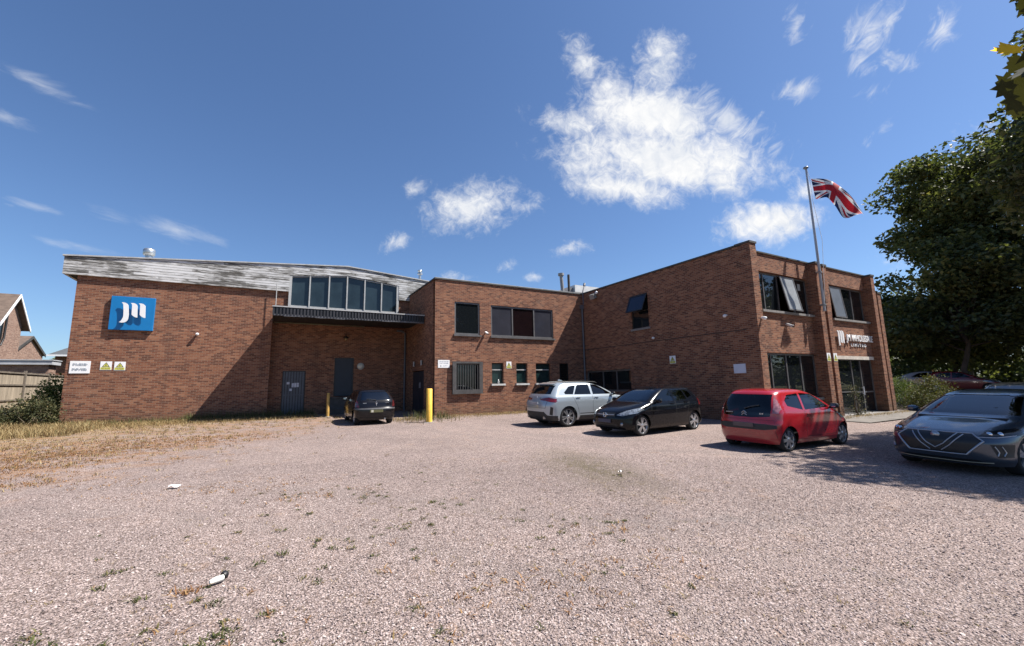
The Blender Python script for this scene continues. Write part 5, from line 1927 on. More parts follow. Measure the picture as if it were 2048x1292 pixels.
# --- further cars at the right
PG = paint('dark_grey_paint', (.03, .032, .036), .4, .25)
g2 = dict(corsa)
g2.update(paint=PG, sub=4, panels=[(p[0], p[1], p[2], PG if p[3] is PB else p[3], p[4]) for p in corsa['panels']])
car('grey_hatchback', 'dark grey hatchback mostly hidden behind the slate blue car', g2, (21.4, 4.25), math.pi)
PM = paint('maroon_paint', (.16, .012, .012), .1, .25)
g3_ = dict(clio)
g3_.update(paint=PM, sub=3, panels=[(p[0], p[1], p[2], PM if p[3] is PD else p[3], p[4]) for p in clio['panels']])
car('maroon_car', 'dark red car on the road beyond the bushes', g3_, (41.5, 10.7), R(-75))
PW = paint('pale_grey_paint', (.42, .43, .44), .2, .25)
g4 = dict(ioniq)
g4.update(paint=PW, sub=3, panels=[(p[0], p[1], p[2], PW if p[3] is PI_ else p[3], p[4]) for p in ioniq['panels']])
car('pale_car', 'pale grey car roof showing above the clipped hedge beside the office block', g4, (43.5, 12.5), R(-82))
PO = paint('amber_paint', (.45, .20, .02), 0, .3)
g5 = dict(suv)
g5.update(paint=PO, sub=3, panels=[(p[0], p[1], p[2], PO if p[3] is PS else p[3], p[4]) for p in suv['panels']])
car('amber_vehicle', 'small amber vehicle far off beneath the trees', g5, (62, 17.2), R(-60))
# ------------------------------------------------------------------ ground
def ground_mat():
    mt, t, b = newmat('pink_grey_gravel')
    P = t.n('ShaderNodeNewGeometry').outputs['Position']
    sp = t.n('ShaderNodeSeparateXYZ', ins={0: P})
    flat = t.n('ShaderNodeCombineXYZ', ins={0: sp.outputs[0], 1: sp.outputs[1], 2: 0.0}).outputs[0]
    wob = t.vmath('ADD', flat, t.vmath('MULTIPLY', t.vmath('SUBTRACT', t.noise(flat, 30, 2, out=1), (.5, .5, .5)), (.02, .02, 0)))
    v1 = t.n('ShaderNodeTexVoronoi', ins={'Vector': wob, 'Scale': 46.0, 'Randomness': 1.0})
    v2 = t.n('ShaderNodeTexVoronoi', ins={'Vector': wob, 'Scale': 92.0, 'Randomness': 1.0})
    s1 = t.n('ShaderNodeSeparateColor', ins={0: v1.outputs['Color']})
    s2 = t.n('ShaderNodeSeparateColor', ins={0: v2.outputs['Color']})
    c1_ = t.ramp(s1.outputs[0], [(0, (.13, .10, .085)), (.22, (.27, .207, .19)), (.5, (.40, .318, .296)), (.78, (.48, .392, .366)), (.93, (.53, .445, .415)), (1, (.60, .52, .49))])
    c2_ = t.ramp(s2.outputs[1], [(0, (.16, .125, .105)), (.5, (.38, .302, .28)), (1, (.52, .435, .405))])
    pick = t.math('GREATER_THAN', s1.outputs[2], .62)
    colr = t.mix(pick, c1_, c2_)
    # gaps between stones
    gap = t.ramp(v1.outputs['Distance'], [(.25, g3(0)), (.62, g3(1))])
    colr = t.mix(t.math('MULTIPLY', gap, .55), colr, (.13, .10, .085, 1))
    # large uneven patches: packed tyre runs, dusty and mossy places
    big = t.noise(flat, .23, 5, .62, .4)
    med = t.noise(flat, 1.1, 5, .65)
    colr = t.mix(1.0, colr, t.ramp(t.math('ADD', t.math('MULTIPLY', big, .6), t.math('MULTIPLY', med, .4)), [(.30, (.70, .68, .68)), (.5, (.95, .93, .92)), (.68, (1.12, 1.08, 1.05))]), blend='MULTIPLY')
    grit = t.math('ADD', t.math('MULTIPLY', t.noise(flat, 9, 6, .75), .55), t.math('MULTIPLY', t.noise(flat, 24, 4, .7), .45))
    colr = t.mix(1.0, colr, t.ramp(grit, [(.34, (.66, .64, .63)), (.50, (.99, .99, .99)), (.66, (1.2, 1.19, 1.18))]), blend='MULTIPLY')
    rust = t.math('MULTIPLY', t.ramp(t.noise(flat, 2.3, 6, .7), [(.56, g3(0)), (.68, g3(1))]), t.ramp(t.noise(flat, .35, 3), [(.40, g3(0)), (.6, g3(1))]))
    colr = t.mix(t.math('MULTIPLY', rust, .42), colr, (.33, .20, .115, 1))
    # two faint curved wheel runs
    for (qx, qy, qr) in ((-9.0, -3.0, 13.0), (-9.0, -3.0, 14.5), (19.0, 17.0, 14.2), (19.0, 17.0, 12.7)):
        rr_ = t.vmath('LENGTH', t.vmath('SUBTRACT', flat, (qx, qy, 0)), out=1)
        rr_ = t.math('ADD', rr_, t.math('MULTIPLY', t.math('SUBTRACT', t.noise(flat, .6, 3), .5), 1.2))
        off_ = t.math('ABSOLUTE', t.math('SUBTRACT', rr_, qr))
        run = t.math('MULTIPLY', t.n('ShaderNodeMapRange', interpolation_type='SMOOTHSTEP', ins={0: off_, 1: .12, 2: .34, 3: 1.0, 4: 0.0}).outputs[0], t.ramp(t.noise(flat, 1.7, 4, .6), [(.35, g3(0)), (.6, g3(1))]))
        colr = t.mix(t.math('MULTIPLY', run, .36), colr, (.20, .165, .15, 1))
    # mossy patch in the middle of the yard
    dm = t.vmath('LENGTH', t.n('ShaderNodeMapping', vector_type='TEXTURE', ins={'Vector': flat, 'Location': (5.65, 6.9, 0), 'Rotation': (0, 0, R(-15)), 'Scale': (1.0, 2.6, 1)}).outputs[0], out=1)
    moss = t.math('MULTIPLY', t.math('SUBTRACT', 1.15, dm, clamp=True), t.ramp(t.noise(flat, 2.6, 6, .7), [(.30, g3(0)), (.52, g3(1))]), clamp=True)
    colr = t.mix(t.math('MULTIPLY', moss, .85), colr, (.125, .102, .064, 1))
    dk = t.vmath('LENGTH', t.n('ShaderNodeMapping', vector_type='TEXTURE', ins={'Vector': flat, 'Location': (4.9, 3.55, 0), 'Rotation': (0, 0, R(-35)), 'Scale': (1.7, .55, 1)}).outputs[0], out=1)
    dk = t.math('MULTIPLY', t.math('SUBTRACT', 1.1, dk, clamp=True), t.ramp(t.noise(flat, 4, 5, .7), [(.4, g3(0)), (.6, g3(1))]), clamp=True)
    colr = t.mix(t.math('MULTIPLY', dk, .55), colr, (.17, .15, .14, 1))
    # dry grass verge near the hall and at the left
    edge = t.math('ADD', t.math('MULTIPLY', sp.outputs[0], -.38), t.math('MULTIPLY', sp.outputs[1], .30))
    edge = t.math('ADD', edge, t.math('MULTIPLY', t.math('SUBTRACT', t.noise(flat, .8, 5, .65), .5), 4.2))
    vg = t.n('ShaderNodeMapRange', interpolation_type='SMOOTHSTEP', ins={0: edge, 1: 6.0, 2: 9.4, 3: 0.0, 4: 1.0}).outputs[0]
    vg = t.math('MULTIPLY', vg, t.ramp(t.noise(flat, 5.5, 5, .7), [(.40, g3(.1)), (.60, g3(1))]))
    west = t.n('ShaderNodeMapRange', ins={0: sp.outputs[0], 1: 5.8, 2: 2.2, 3: 0.0, 4: 1.0}).outputs[0]
    vg = t.math('MULTIPLY', vg, west)
    dry = t.ramp(t.noise(flat, 9, 6, .7), [(.25, (.10, .07, .035)), (.5, (.30, .215, .10)), (.75, (.47, .36, .19))])
    colr = t.mix(vg, colr, dry)
    band = t.math('MULTIPLY', t.n('ShaderNodeMapRange', interpolation_type='SMOOTHSTEP', ins={0: edge, 1: 3.9, 2: 5.6, 3: 0.0, 4: 1.0}).outputs[0], west)
    rb_ = t.ramp(t.noise(t.n('ShaderNodeMapping', ins={'Vector': flat, 'Rotation': (0, 0, R(35)), 'Scale': (.8, 2.2, 1)}).outputs[0], 1.15, 6, .7), [(.45, g3(0)), (.56, g3(1))])
    colr = t.mix(t.math('MULTIPLY', t.math('MULTIPLY', band, rb_), .62), colr, t.ramp(t.noise(flat, 16, 4, .7), [(.3, (.16, .085, .04)), (.6, (.36, .195, .09)), (.8, (.44, .30, .17))]))
    # far away it is grass and road verge
    far = t.n('ShaderNodeMapRange', ins={0: t.vmath('LENGTH', flat, out=1), 1: 34.0, 2: 42.0, 3: 0.0, 4: 1.0}).outputs[0]
    colr = t.mix(far, colr, t.ramp(t.noise(flat, .5, 6, .7), [(.3, (.05, .065, .022)), (.7, (.16, .14, .06))]))
    t.put(b.inputs['Base Color'], colr)
    b.inputs['Roughness'].default_value = .92
    b.inputs['Specular IOR Level'].default_value = .2
    h = t.math('SUBTRACT', t.math('MULTIPLY', s1.outputs[1], .5), t.math('MULTIPLY', v1.outputs['Distance'], 1.1))
    h = t.math('ADD', h, t.math('MULTIPLY', t.math('SUBTRACT', .6, v2.outputs['Distance']), .35))
    bn = t.n('ShaderNodeBump', ins={'Strength': 1.0, 'Distance': .016, 'Height': h})
    t.put(b.inputs['Normal'], bn.outputs[0])
    return mt


GM = ground_mat()
xs = sorted(set([-900, -500, -300, -180, -110, -70, -50] + list(np.arange(-40, 60.1, 1.0)) + [70, 90, 130, 200, 320, 520, 900]))
ysg = sorted(set([-700, -300, -120, -60, -40] + list(np.arange(-30, 60.1, 1.0)) + [75, 100, 150, 240, 400, 650, 1000]))
b = MB()
nx_, ny_ = len(xs), len(ysg)
wob_ = lambda x, y: .012 * math.sin(x * .9 + 1.3) * math.sin(y * .7) + .01 * math.sin(x * .33 - y * .41)
b.v = [(float(x), float(y), gz(x, y) + (wob_(x, y) if abs(x) < 40 and 0 < y < 24 else 0)) for y in ysg for x in xs]
b.f = [(j * nx_ + i, j * nx_ + i + 1, (j + 1) * nx_ + i + 1, (j + 1) * nx_ + i) for j in range(ny_ - 1) for i in range(nx_ - 1)]
b.mi = [0] * len(b.f)
b.sm = [True] * len(b.f)
kind(b.build('ground', GM, recalc=False), 'structure')
TARM = mat('worn_tarmac', (.15, .135, .12), .92, 0, .3, 3, .5, 60)
b = MB()
def sheet(b, x0, x1, y0, y1, dz, n=12):
    for i in range(n):
        for j in range(n):
            xa, xb = x0 + (x1 - x0) * i / n, x0 + (x1 - x0) * (i + 1) / n
            ya, yb = y0 + (y1 - y0) * j / n, y0 + (y1 - y0) * (j + 1) / n
            b.quad(*[(x, y, gz(x, y) + dz) for x, y in ((xa, ya), (xb, ya), (xb, yb), (xa, yb))])
sheet(b, 19.5, 33, 7.6, 9.5, .028)
kind(b.build('path', TARM), 'structure')
b = MB()
sheet(b, 39.5, 47, -25, 40, .05)
kind(b.build('road', mat('grey_asphalt', (.09, .09, .092), .9, 0, .25, 2, .3, 60)), 'structure')

# loose stones, each a small irregular solid, lying over the near part of the yard
def scatter_stones(n, seed):
    rg = np.random.default_rng(seed)
    ang = rg.uniform(R(-27), R(84), n * 2)
    rad = 2.2 + 8.5 * rg.random(n * 2) ** 1.35
    x, y = rad * np.sin(ang), rad * np.cos(ang)
    ok = (y > .3) & ~((x > 10.2) & (y < 8.0))
    x, y = x[ok][:n], y[ok][:n]
    n = len(x)
    base = np.array([(1, 0, 0), (-1, 0, 0), (0, 1, 0), (0, -1, 0), (0, 0, 1), (0, 0, -1), (.62, .62, .5), (-.62, .6, .45), (.6, -.62, .5), (-.62, -.62, .5)])
    tris = np.array([(4, 6, 7), (4, 7, 9), (4, 9, 8), (4, 8, 6), (6, 0, 2), (6, 2, 7), (7, 2, 1), (7, 1, 9), (9, 1, 3), (9, 3, 8), (8, 3, 0), (8, 0, 6), (5, 2, 0), (5, 1, 2), (5, 3, 1), (5, 0, 3)])
    sz = np.minimum(.0056 * np.exp(rg.normal(0, .28, n)), .0105)
    sc = np.stack([sz * rg.uniform(.8, 1.5, n), sz * rg.uniform(.7, 1.2, n), sz * rg.uniform(.5, .95, n)], 1)
    rot = rg.uniform(0, 2 * math.pi, n)
    tx, ty = rg.uniform(-.5, .5, n), rg.uniform(-.5, .5, n)
    V = base[None] * sc[:, None, :] * rg.uniform(.75, 1.2, (n, 10, 1))
    cz, sn = np.cos(rot)[:, None], np.sin(rot)[:, None]
    vx, vy, vz = V[..., 0], V[..., 1], V[..., 2]
    vz2 = vz + vx * tx[:, None] + vy * ty[:, None]
    X = vx * cz - vy * sn + x[:, None]
    Y = vx * sn + vy * cz + y[:, None]
    zg = np.array([gz(a, c) + (wob_(a, c) if 0 < c < 24 else 0) for a, c in zip(x, y)])
    Z = vz2 + (zg + sc[:, 2] * .55)[:, None]
    co = np.stack([X, Y, Z], -1).reshape(-1, 3)
    F = (tris[None] + (np.arange(n) * 10)[:, None, None]).reshape(-1, 3)
    return co, F, np.repeat(rg.random(n), len(tris))


def raw_mesh(name, co, F, mats, attr=None, smooth=False, mi=None):
    me = bpy.data.meshes.new(name)
    k = F.shape[1]
    me.vertices.add(len(co))
    me.vertices.foreach_set('co', np.ascontiguousarray(co, dtype=np.float32).ravel())
    me.loops.add(F.size)
    me.loops.foreach_set('vertex_index', np.ascontiguousarray(F, dtype=np.int32).ravel())
    me.polygons.add(len(F))
    me.polygons.foreach_set('loop_start', np.arange(0, F.size, k, dtype=np.int32))
    me.polygons.foreach_set('use_smooth', np.full(len(F), smooth))
    for mm in (mats if isinstance(mats, (list, tuple)) else [mats]):
        me.materials.append(mm)
    if mi is not None:
        me.polygons.foreach_set('material_index', mi.astype(np.int32))
    me.update(calc_edges=True)
    if attr is not None:
        at = me.attributes.new('rnd', 'FLOAT', 'FACE')
        at.data.foreach_set('value', attr.astype(np.float32))
    me.validate()
    return me


def rnd_mat(name, stops, rough=.8, trans=0.0, tcol=None, spec=.3):
    mt, t, b = newmat(name)
    at = t.n('ShaderNodeAttribute', attribute_name='rnd')
    colr = t.ramp(at.outputs['Fac'], stops)
    t.put(b.inputs['Base Color'], colr)
    b.inputs['Roughness'].default_value = rough
    b.inputs['Specular IOR Level'].default_value = spec
    if trans:
        tr = t.n('ShaderNodeBsdfTranslucent', ins={'Color': t.mix(1.0, colr, (*tcol, 1), blend='MULTIPLY')})
        mx_ = t.n('ShaderNodeMixShader', ins={0: trans})
        t.put(mx_.inputs[1], b.outputs[0])
        t.put(mx_.inputs[2], tr.outputs[0])
        t.put(mt.node_tree.nodes['Material Output'].inputs[0], mx_.outputs[0])
    return mt


def put(name, me, parent=None):
    o = bpy.data.objects.new(name, me)
    C.objects.link(o)
    if parent is not None:
        off = WORLD.get(parent.name, Vector((0, 0, 0)))
        me.transform(Matrix.Translation(-off))
        o.parent = parent
        WORLD[o.name] = off
    return o


co, F, at = scatter_stones(120000, 3)
STM = rnd_mat('loose_stone', [(0, (.13, .10, .092)), (.2, (.25, .195, .18)), (.55, (.36, .286, .266)), (.85, (.42, .343, .32)), (1, (.50, .43, .40))], .9)
kind(put('gravel', raw_mesh('gravel', co, F, STM, at)), 'stuff')


# ------------------------------------------------------------------ grass and weeds
def blades(pts, h, w_, lean, rg):
    """one bent blade (two quads as four corner rows) at every point"""
    n = len(pts)
    az = rg.uniform(0, 2 * math.pi, n)
    hh = h * rg.uniform(.5, 1.3, n)
    ln = lean * rg.uniform(.1, 1.0, n) * hh
    dx, dy = np.cos(az), np.sin(az)
    px, py = -dy * w_, dx * w_
    r = []
    for f_, wf in ((0, 1.0), (.55, .8), (1.0, .12)):
        cx, cy, cz = pts[:, 0] + dx * ln * f_ ** 2, pts[:, 1] + dy * ln * f_ ** 2, pts[:, 2] + hh * f_ * (1 - .25 * f_ * lean)
        r.append(np.stack([cx - px * wf, cy - py * wf, cz], -1))
        r.append(np.stack([cx + px * wf, cy + py * wf, cz], -1))
    V = np.stack(r, 1)
    F = np.array([(0, 1, 3, 2), (2, 3, 5, 4)])
    F = (F[None] + (np.arange(n) * 6)[:, None, None]).reshape(-1, 4)
    return V.reshape(-1, 3), F, np.repeat(rg.random(n), 2)


def join(parts):
    co, fs, at, o = [], [], [], 0
    for c, f, a in parts:
        co.append(c); fs.append(f + o); at.append(a); o += len(c)
    return np.concatenate(co), np.concatenate(fs), np.concatenate(at)


DRY = rnd_mat('dry_grass_blades', [(0, (.09, .06, .03)), (.35, (.24, .165, .075)), (.7, (.38, .28, .135)), (.92, (.48, .39, .21)), (1, (.13, .14, .05))], .8, .3, (1, .95, .8))
GRN = rnd_mat('green_weed_leaves', [(0, (.03, .038, .012)), (.45, (.075, .09, .028)), (.8, (.14, .14, .05)), (1, (.28, .17, .08))], .7, .3, (1, 1, .7))
rg = RNG
def on_ground(x, y):
    return np.stack([x, y, np.array([gz(a, c) - .005 for a, c in zip(x, y)])], -1)
P_ = []
# strip along the hall, thicker towards the left, and the mound by the fence
n = 16000
x = rg.uniform(-9.6, 2.0, n); y = 25.0 - np.abs(rg.normal(0, 1, n)) * np.interp(x, [-9.6, -6, -2, 2], [2.6, 1.7, 1.0, .6])
P_.append(blades(on_ground(x, y), .16, .006, .9, rg))
n = 9000
x = rg.uniform(-9.5, -6.0, n); y = rg.uniform(20.0, 26.8, n)
P_.append(blades(on_ground(x, y), .30, .007, .9, rg))
# sparse tufts over the left part of the yard
n = 2600
cx_ = rg.uniform(-8, 3.0, n); cy_ = rg.uniform(10, 24.5, n)
keep = (-.38 * cx_ + .30 * cy_ + rg.normal(0, 1.3, n)) > 6.2
cx_, cy_ = cx_[keep], cy_[keep]
k = 9
x = (cx_[:, None] + rg.normal(0, .05, (len(cx_), k))).ravel(); y = (cy_[:, None] + rg.normal(0, .05, (len(cx_), k))).ravel()
P_.append(blades(on_ground(x, y), .09, .006, 1.2, rg))
# along the foot of the office block and bollard
n = 3800
x = rg.uniform(4.6, 13.0, n); y = 20.15 - np.abs(rg.normal(0, .55, n)) * np.interp(x, [4.6, 7, 13], [2.6, 1.7, .5])
P_.append(blades(on_ground(x, y), .13, .006, 1.0, rg))
n = 1500
x = rg.uniform(17, 27.5, n); y = 9.15 - np.abs(rg.normal(0, .25, n))
P_.append(blades(on_ground(x, y), .12, .006, 1.0, rg))
# straw coloured tufts on the nearer gravel
n = 520
ang = rg.uniform(R(-24), R(76), n); rad = rg.uniform(2.8, 10, n)
cx_, cy_ = rad * np.sin(ang), rad * np.cos(ang)
ok = ~((cx_ > 10) & (cy_ < 8))
cx_, cy_ = cx_[ok], cy_[ok]
x = (cx_[:, None] + rg.normal(0, .028, (len(cx_), 8))).ravel(); y = (cy_[:, None] + rg.normal(0, .028, (len(cx_), 8))).ravel()
P_.append(blades(on_ground(x, y), .028, .0028, 1.8, rg))
co, F, at = join(P_)
kind(put('dry_grass', raw_mesh('dry_grass', co, F, DRY, at)), 'stuff')
P_ = []
# patches of dead reddish plants lying over the left of the yard
rr2 = np.random.default_rng(77)
RUST = rnd_mat('dead_plant_stalks', [(0, (.11, .055, .03)), (.5, (.30, .155, .07)), (.85, (.42, .26, .12)), (1, (.13, .12, .04))], .85, .25, (1, .9, .7))
Q_ = []
for (qx, qy, qr, qn) in ((-4.9, 13.2, .9, 420), (-4.6, 14.6, 1.0, 420), (-3.6, 15.2, .9, 360), (-2.9, 16.0, 1.1, 420), (-1.9, 16.8, .9, 300), (-5.6, 12.0, .8, 300), (-4.2, 11.0, .5, 160), (-6.2, 15.4, 1.2, 380), (-5.0, 17.4, 1.2, 380),
                         (-.9, 9.0, .5, 55), (-.3, 8.6, .4, 30), (-2.0, 10.2, .5, 50), (.6, 7.4, .5, 26), (-1.2, 12.5, .6, 80), (1.8, 3.4, .4, 22), (2.5, 3.1, .5, 26), (-.55, 4.72, .06, 9), (3.3, 4.0, .6, 16), (.4, 4.0, .6, 14)):
    k = 5
    cx_, cy_ = qx + rr2.normal(0, qr * 1.3, qn), qy + rr2.normal(0, qr * .45, qn)
    x = (cx_[:, None] + rr2.normal(0, .035, (qn, k))).ravel(); y = (cy_[:, None] + rr2.normal(0, .035, (qn, k))).ravel()
    Q_.append(blades(on_ground(x, y), .05, .006, 2.0, rr2))
co, F, at = join(Q_)
kind(put('dead_weeds', raw_mesh('dead_weeds', co, F, RUST, at)), 'stuff')
# tall stalks by the walls
n = 900
x = np.concatenate([rg.uniform(-3.6, 1.9, n), rg.uniform(5.2, 7.2, 300)])
y = np.concatenate([25.0 - np.abs(rg.normal(0, .35, n)), 19.6 - np.abs(rg.normal(0, .9, 300))])
P_.append(blades(on_ground(x, y), .42, .008, .5, rg))
n = 1400
x = rg.uniform(-9.4, 1.8, n); y = 24.98 - np.abs(rg.normal(0, .5, n))
P_.append(blades(on_ground(x, y), .30, .007, .6, rg))
# low green weeds on the gravel
rw = np.random.default_rng(21)
cl = []
for _ in range(45):
    a_, r_ = rw.uniform(R(-22), R(70)), rw.uniform(2.9, 9.5)
    cl.append((r_ * math.sin(a_), r_ * math.cos(a_), rw.uniform(.35, 1.0)))
for _ in range(12):
    a_, r_ = rw.uniform(R(-22), R(45)), rw.uniform(3.2, 9.5)
    for _k in range(int(rw.uniform(4, 13))):
        cl.append((r_ * math.sin(a_) + rw.normal(0, .28), r_ * math.cos(a_) + rw.normal(0, .22), rw.uniform(.3, 1.1)))
for _ in range(45):
    a_, r_ = rw.normal(R(-4), R(8)), rw.uniform(3.2, 7)
    cl.append((r_ * math.sin(a_), r_ * math.cos(a_), rw.uniform(.6, 1.3)))
cl = [c for c in cl if not (c[0] > 9.8 and c[1] < 8)]
for (cx0_, cy0_, s_) in cl:
    k = int(22 * s_)
    x = cx0_ + rw.normal(0, .028 * s_, k); y = cy0_ + rw.normal(0, .028 * s_, k)
    P_.append(blades(on_ground(x, y), .032 * s_, .0055, 1.9, rw))
co, F, at = join(P_)
kind(put('weeds', raw_mesh('weeds', co, F, GRN, at)), 'stuff')


# ------------------------------------------------------------------ leaves, bushes and trees
def leaf_cloud(pts, size, rg, up=.25, aspect=.62, droop=0.0):
    """leaf-shaped pairs of faces at the points, turned every way but tending to face the sky"""
    n = len(pts)
    nr = rg.normal(0, 1, (n, 3))
    nr[:, 2] = np.abs(nr[:, 2]) + up
    nr /= np.linalg.norm(nr, axis=1)[:, None]
    t_ = rg.normal(0, 1, (n, 3))
    t_[:, 2] -= droop
    t_ -= nr * (t_ * nr).sum(1)[:, None]
    t_ /= np.linalg.norm(t_, axis=1)[:, None]
    s_ = np.cross(nr, t_)
    L = (size * rg.uniform(.6, 1.35, n))[:, None]
    w_ = L * aspect * .5
    a = pts - t_ * L * .5
    c = pts + t_ * L * .5
    m1 = pts + s_ * w_ + nr * L * .10 - t_ * L * .05
    m2 = pts - s_ * w_ + nr * L * .10 - t_ * L * .05
    V = np.stack([a, m1, c, m2], 1).reshape(-1, 3)
    F = np.array([(0, 1, 2), (0, 2, 3)])
    F = (F[None] + (np.arange(n) * 4)[:, None, None]).reshape(-1, 3)
    return V, F, np.repeat(np.clip(rg.normal(.5, .22, n), 0, 1), 2)


LF_OAK = rnd_mat('dark_tree_leaves', [(0, (.034, .043, .018)), (.35, (.072, .088, .032)), (.7, (.118, .132, .048)), (.92, (.18, .185, .066)), (1, (.20, .17, .055))], .5, .42, (1.1, 1.15, .6), .4)
LF_FAR = rnd_mat('mid_green_leaves', [(0, (.035, .05, .018)), (.5, (.075, .10, .035)), (1, (.14, .16, .06))], .6, .3, (1, 1.1, .7))
LF_BUSH = rnd_mat('bush_leaves', [(0, (.03, .045, .012)), (.5, (.085, .12, .03)), (1, (.19, .22, .06))], .6, .3, (1, 1.1, .6))
LF_BRAM = rnd_mat('bramble_leaves', [(0, (.02, .024, .01)), (.5, (.055, .062, .024)), (.8, (.12, .11, .05)), (1, (.26, .20, .10))], .7, .25, (1, 1, .7))
BARK = mat('grey_brown_bark', (.07, .055, .042), .95, 0, .4, 4, 1.0, 14, aniso=(1, 1, .3))
TWIG = mat('dry_twigs', (.16, .125, .085), .9, 0, .3, 8)


def limbs(b, base, tips, r0_, rg):
    """tapering, slightly crooked limbs from the trunk to points within the crown"""
    for (p0, tip, r_) in tips:
        p0, tip = Vector(p0), Vector(tip)
        L = (tip - p0).length
        pts, rs = [], []
        n = 7
        for i in range(n + 1):
            f_ = i / n
            q = p0.lerp(tip, f_) + Vector((rg.normal(0, .035), rg.normal(0, .035), .10 * math.sin(f_ * math.pi))) * L * (1 if 0 < i < n else 0) * .8
            pts.append(q)
            rs.append(r_ * (1 - .85 * f_))
        b.tube(pts, rs, 8)


def tree(name, label, cat, base, height, crown_c, crown_r, nclump, nleaf, lsize, mt, trunk_r, seed, clump_r=.9, low=.0, flat=.62, group=None, shell=.55, droop=.3, mask=None):
    rg = np.random.default_rng(seed)
    root = thing(name, label, cat, base, group)
    cc, cr = np.array(crown_c, float), np.array(crown_r, float)
    cl = []
    while len(cl) < nclump:
        d = rg.normal(0, 1, 3)
        d /= np.linalg.norm(d)
        d = np.sign(d) * np.abs(d) ** .8
        q = rg.uniform(shell, 1.0) ** .6
        bump = 1 + .16 * math.sin(d[0] * 5 + seed) * math.sin(d[1] * 4 + seed * 2) + .14 * math.sin(d[2] * 6 + seed)
        p = cc + d * cr * q * bump
        if d[2] < -.75 or (mask and not mask(p)):
            continue
        cl.append(p)
    cl = np.array(cl)
    per = nleaf // nclump
    pts, ks = [], []
    for p in cl:
        k = int(per * rg.uniform(.6, 1.4))
        ks.append(k)
        g_ = rg.normal(0, 1, (k, 3))
        g_ *= np.minimum(1, 1.7 / np.linalg.norm(g_, axis=1))[:, None]
        g_ = g_ * np.array([1, 1, flat]) * clump_r * rg.uniform(.55, 1.15) * .5
        pts.append(p + g_)
    pts = np.concatenate(pts)
    co, F, at = leaf_cloud(pts, lsize, rg, .35, .62, droop)
    at = np.clip(at + np.repeat(np.repeat(rg.normal(0, .2, len(ks)), ks), 2), 0, 1)
    # trunk and limbs
    b = MB()
    base = Vector(base)
    top_ = Vector((cc[0], cc[1], cc[2] + cr[2] * .35))
    n = 9
    tp, tr = [], []
    for i in range(n + 1):
        f_ = i / n
        q = (base - Vector((0, 0, .3))).lerp(top_, f_)
        if 0 < i < n:
            q += Vector((rg.normal(0, .12), rg.normal(0, .12), 0)) * (height / 12)
        tp.append(q)
        tr.append(trunk_r * (1.35 if i == 0 else 1) * (1 - .82 * f_))
    b.tube(tp, tr, 12)
    order = rg.permutation(len(cl))[:min(len(cl), 34)]
    tips = []
    for i in order:
        f_ = rg.uniform(.32, .85)
        k = f_ * n
        i0 = int(k)
        p0 = tp[i0].lerp(tp[min(n, i0 + 1)], k - i0)
        tips.append((p0, cl[i], trunk_r * .38 * (1.1 - f_)))
    limbs(b, base, tips, trunk_r, rg)
    b.build('trunk', BARK, root, recalc=False)
    put('crown', raw_mesh('crown', co, F, mt, at), root)
    return root


# the big tree to the right of the office block, its trunk beyond the picture
tree('broadleaf_tree', 'very large dark green tree rising to the right of the office block', 'tree', (51.0, 4.9, .6), 23, (51.6, 5.1, 11.4), (10.6, 9.0, 10.6), 300, 170000, .32, LF_OAK, .65, 5, clump_r=2.9, shell=.55, flat=.40)
tree('maple_tree', 'near maple tree whose lower branch of large leaves hangs in at the upper right edge', 'tree', (19.6, -1.4, .0), 12, (19.9, .25, 8.3), (4.9, 2.5, 3.2), 160, 60000, .2, LF_OAK, .32, 9, clump_r=1.5, shell=.3)


def maple_leaf(c, nrm, tip, size):
    """five lobed leaf outline with pointed teeth"""
    nrm, tip = Vector(nrm).normalized(), Vector(tip)
    tip = (tip - nrm * tip.dot(nrm)).normalized()
    sd = nrm.cross(tip)
    out = [(0, -.35), (.10, -.30), (.30, -.40), (.28, -.24), (.52, -.20), (.40, -.08), (.60, .10), (.42, .12), (.40, .26), (.24, .18), (.20, .34), (.12, .36), (.0, .62)]
    out = out + [(-x, y) for x, y in out[-2:0:-1]]
    c = Vector(c)
    vs = [c] + [c + (sd * x + tip * y + nrm * (-.22 * x * x - .10 * y * y + .05 * abs(x))) * size for x, y in out]
    k = len(out)
    return vs, [(0, 1 + i, 1 + (i + 1) % k) for i in range(k)]


mp = bpy.data.objects['maple_tree']
rg = np.random.default_rng(31)
LEAF_DK = mat('maple_leaf_shaded', (.026, .034, .008), .5, 0, .3, 9)
def leafmat(name, col, tc, tr_):
    mt, t, b = newmat(name)
    P = t.n('ShaderNodeTexCoord').outputs['Object']
    colr = t.ramp(t.noise(P, 14, 5, .6), [(.3, tuple(c * .65 for c in col)), (.7, tuple(c * 1.2 for c in col))])
    t.put(b.inputs['Base Color'], colr)
    b.inputs['Roughness'].default_value = .7
    b.inputs['Specular IOR Level'].default_value = .25
    tr = t.n('ShaderNodeBsdfTranslucent', ins={'Color': (*tc, 1)})
    mx_ = t.n('ShaderNodeMixShader', ins={0: tr_})
    t.put(mx_.inputs[1], b.outputs[0])
    t.put(mx_.inputs[2], tr.outputs[0])
    t.put(mt.node_tree.nodes['Material Output'].inputs[0], mx_.outputs[0])
    return mt
LM_G = leafmat('maple_leaf_green', (.02, .026, .006), (.05, .05, .006), .22)
LM_Y = leafmat('maple_leaf_yellow', (.42, .24, .02), (.85, .48, .03), .8)
tip_pt = Vector((2.72, .30, 3.30))
b = MB()
br_ = [Vector((19.6, -1.4, 4.6)), Vector((10.5, -1.6, 5.3)), Vector((5.6, -1.0, 4.7)), Vector((3.6, .02, 3.95)), tip_pt]
b.tube(br_, [.09, .06, .035, .016, .006], 8)
b.build('branch', BARK, mp, recalc=False)
b = MB()
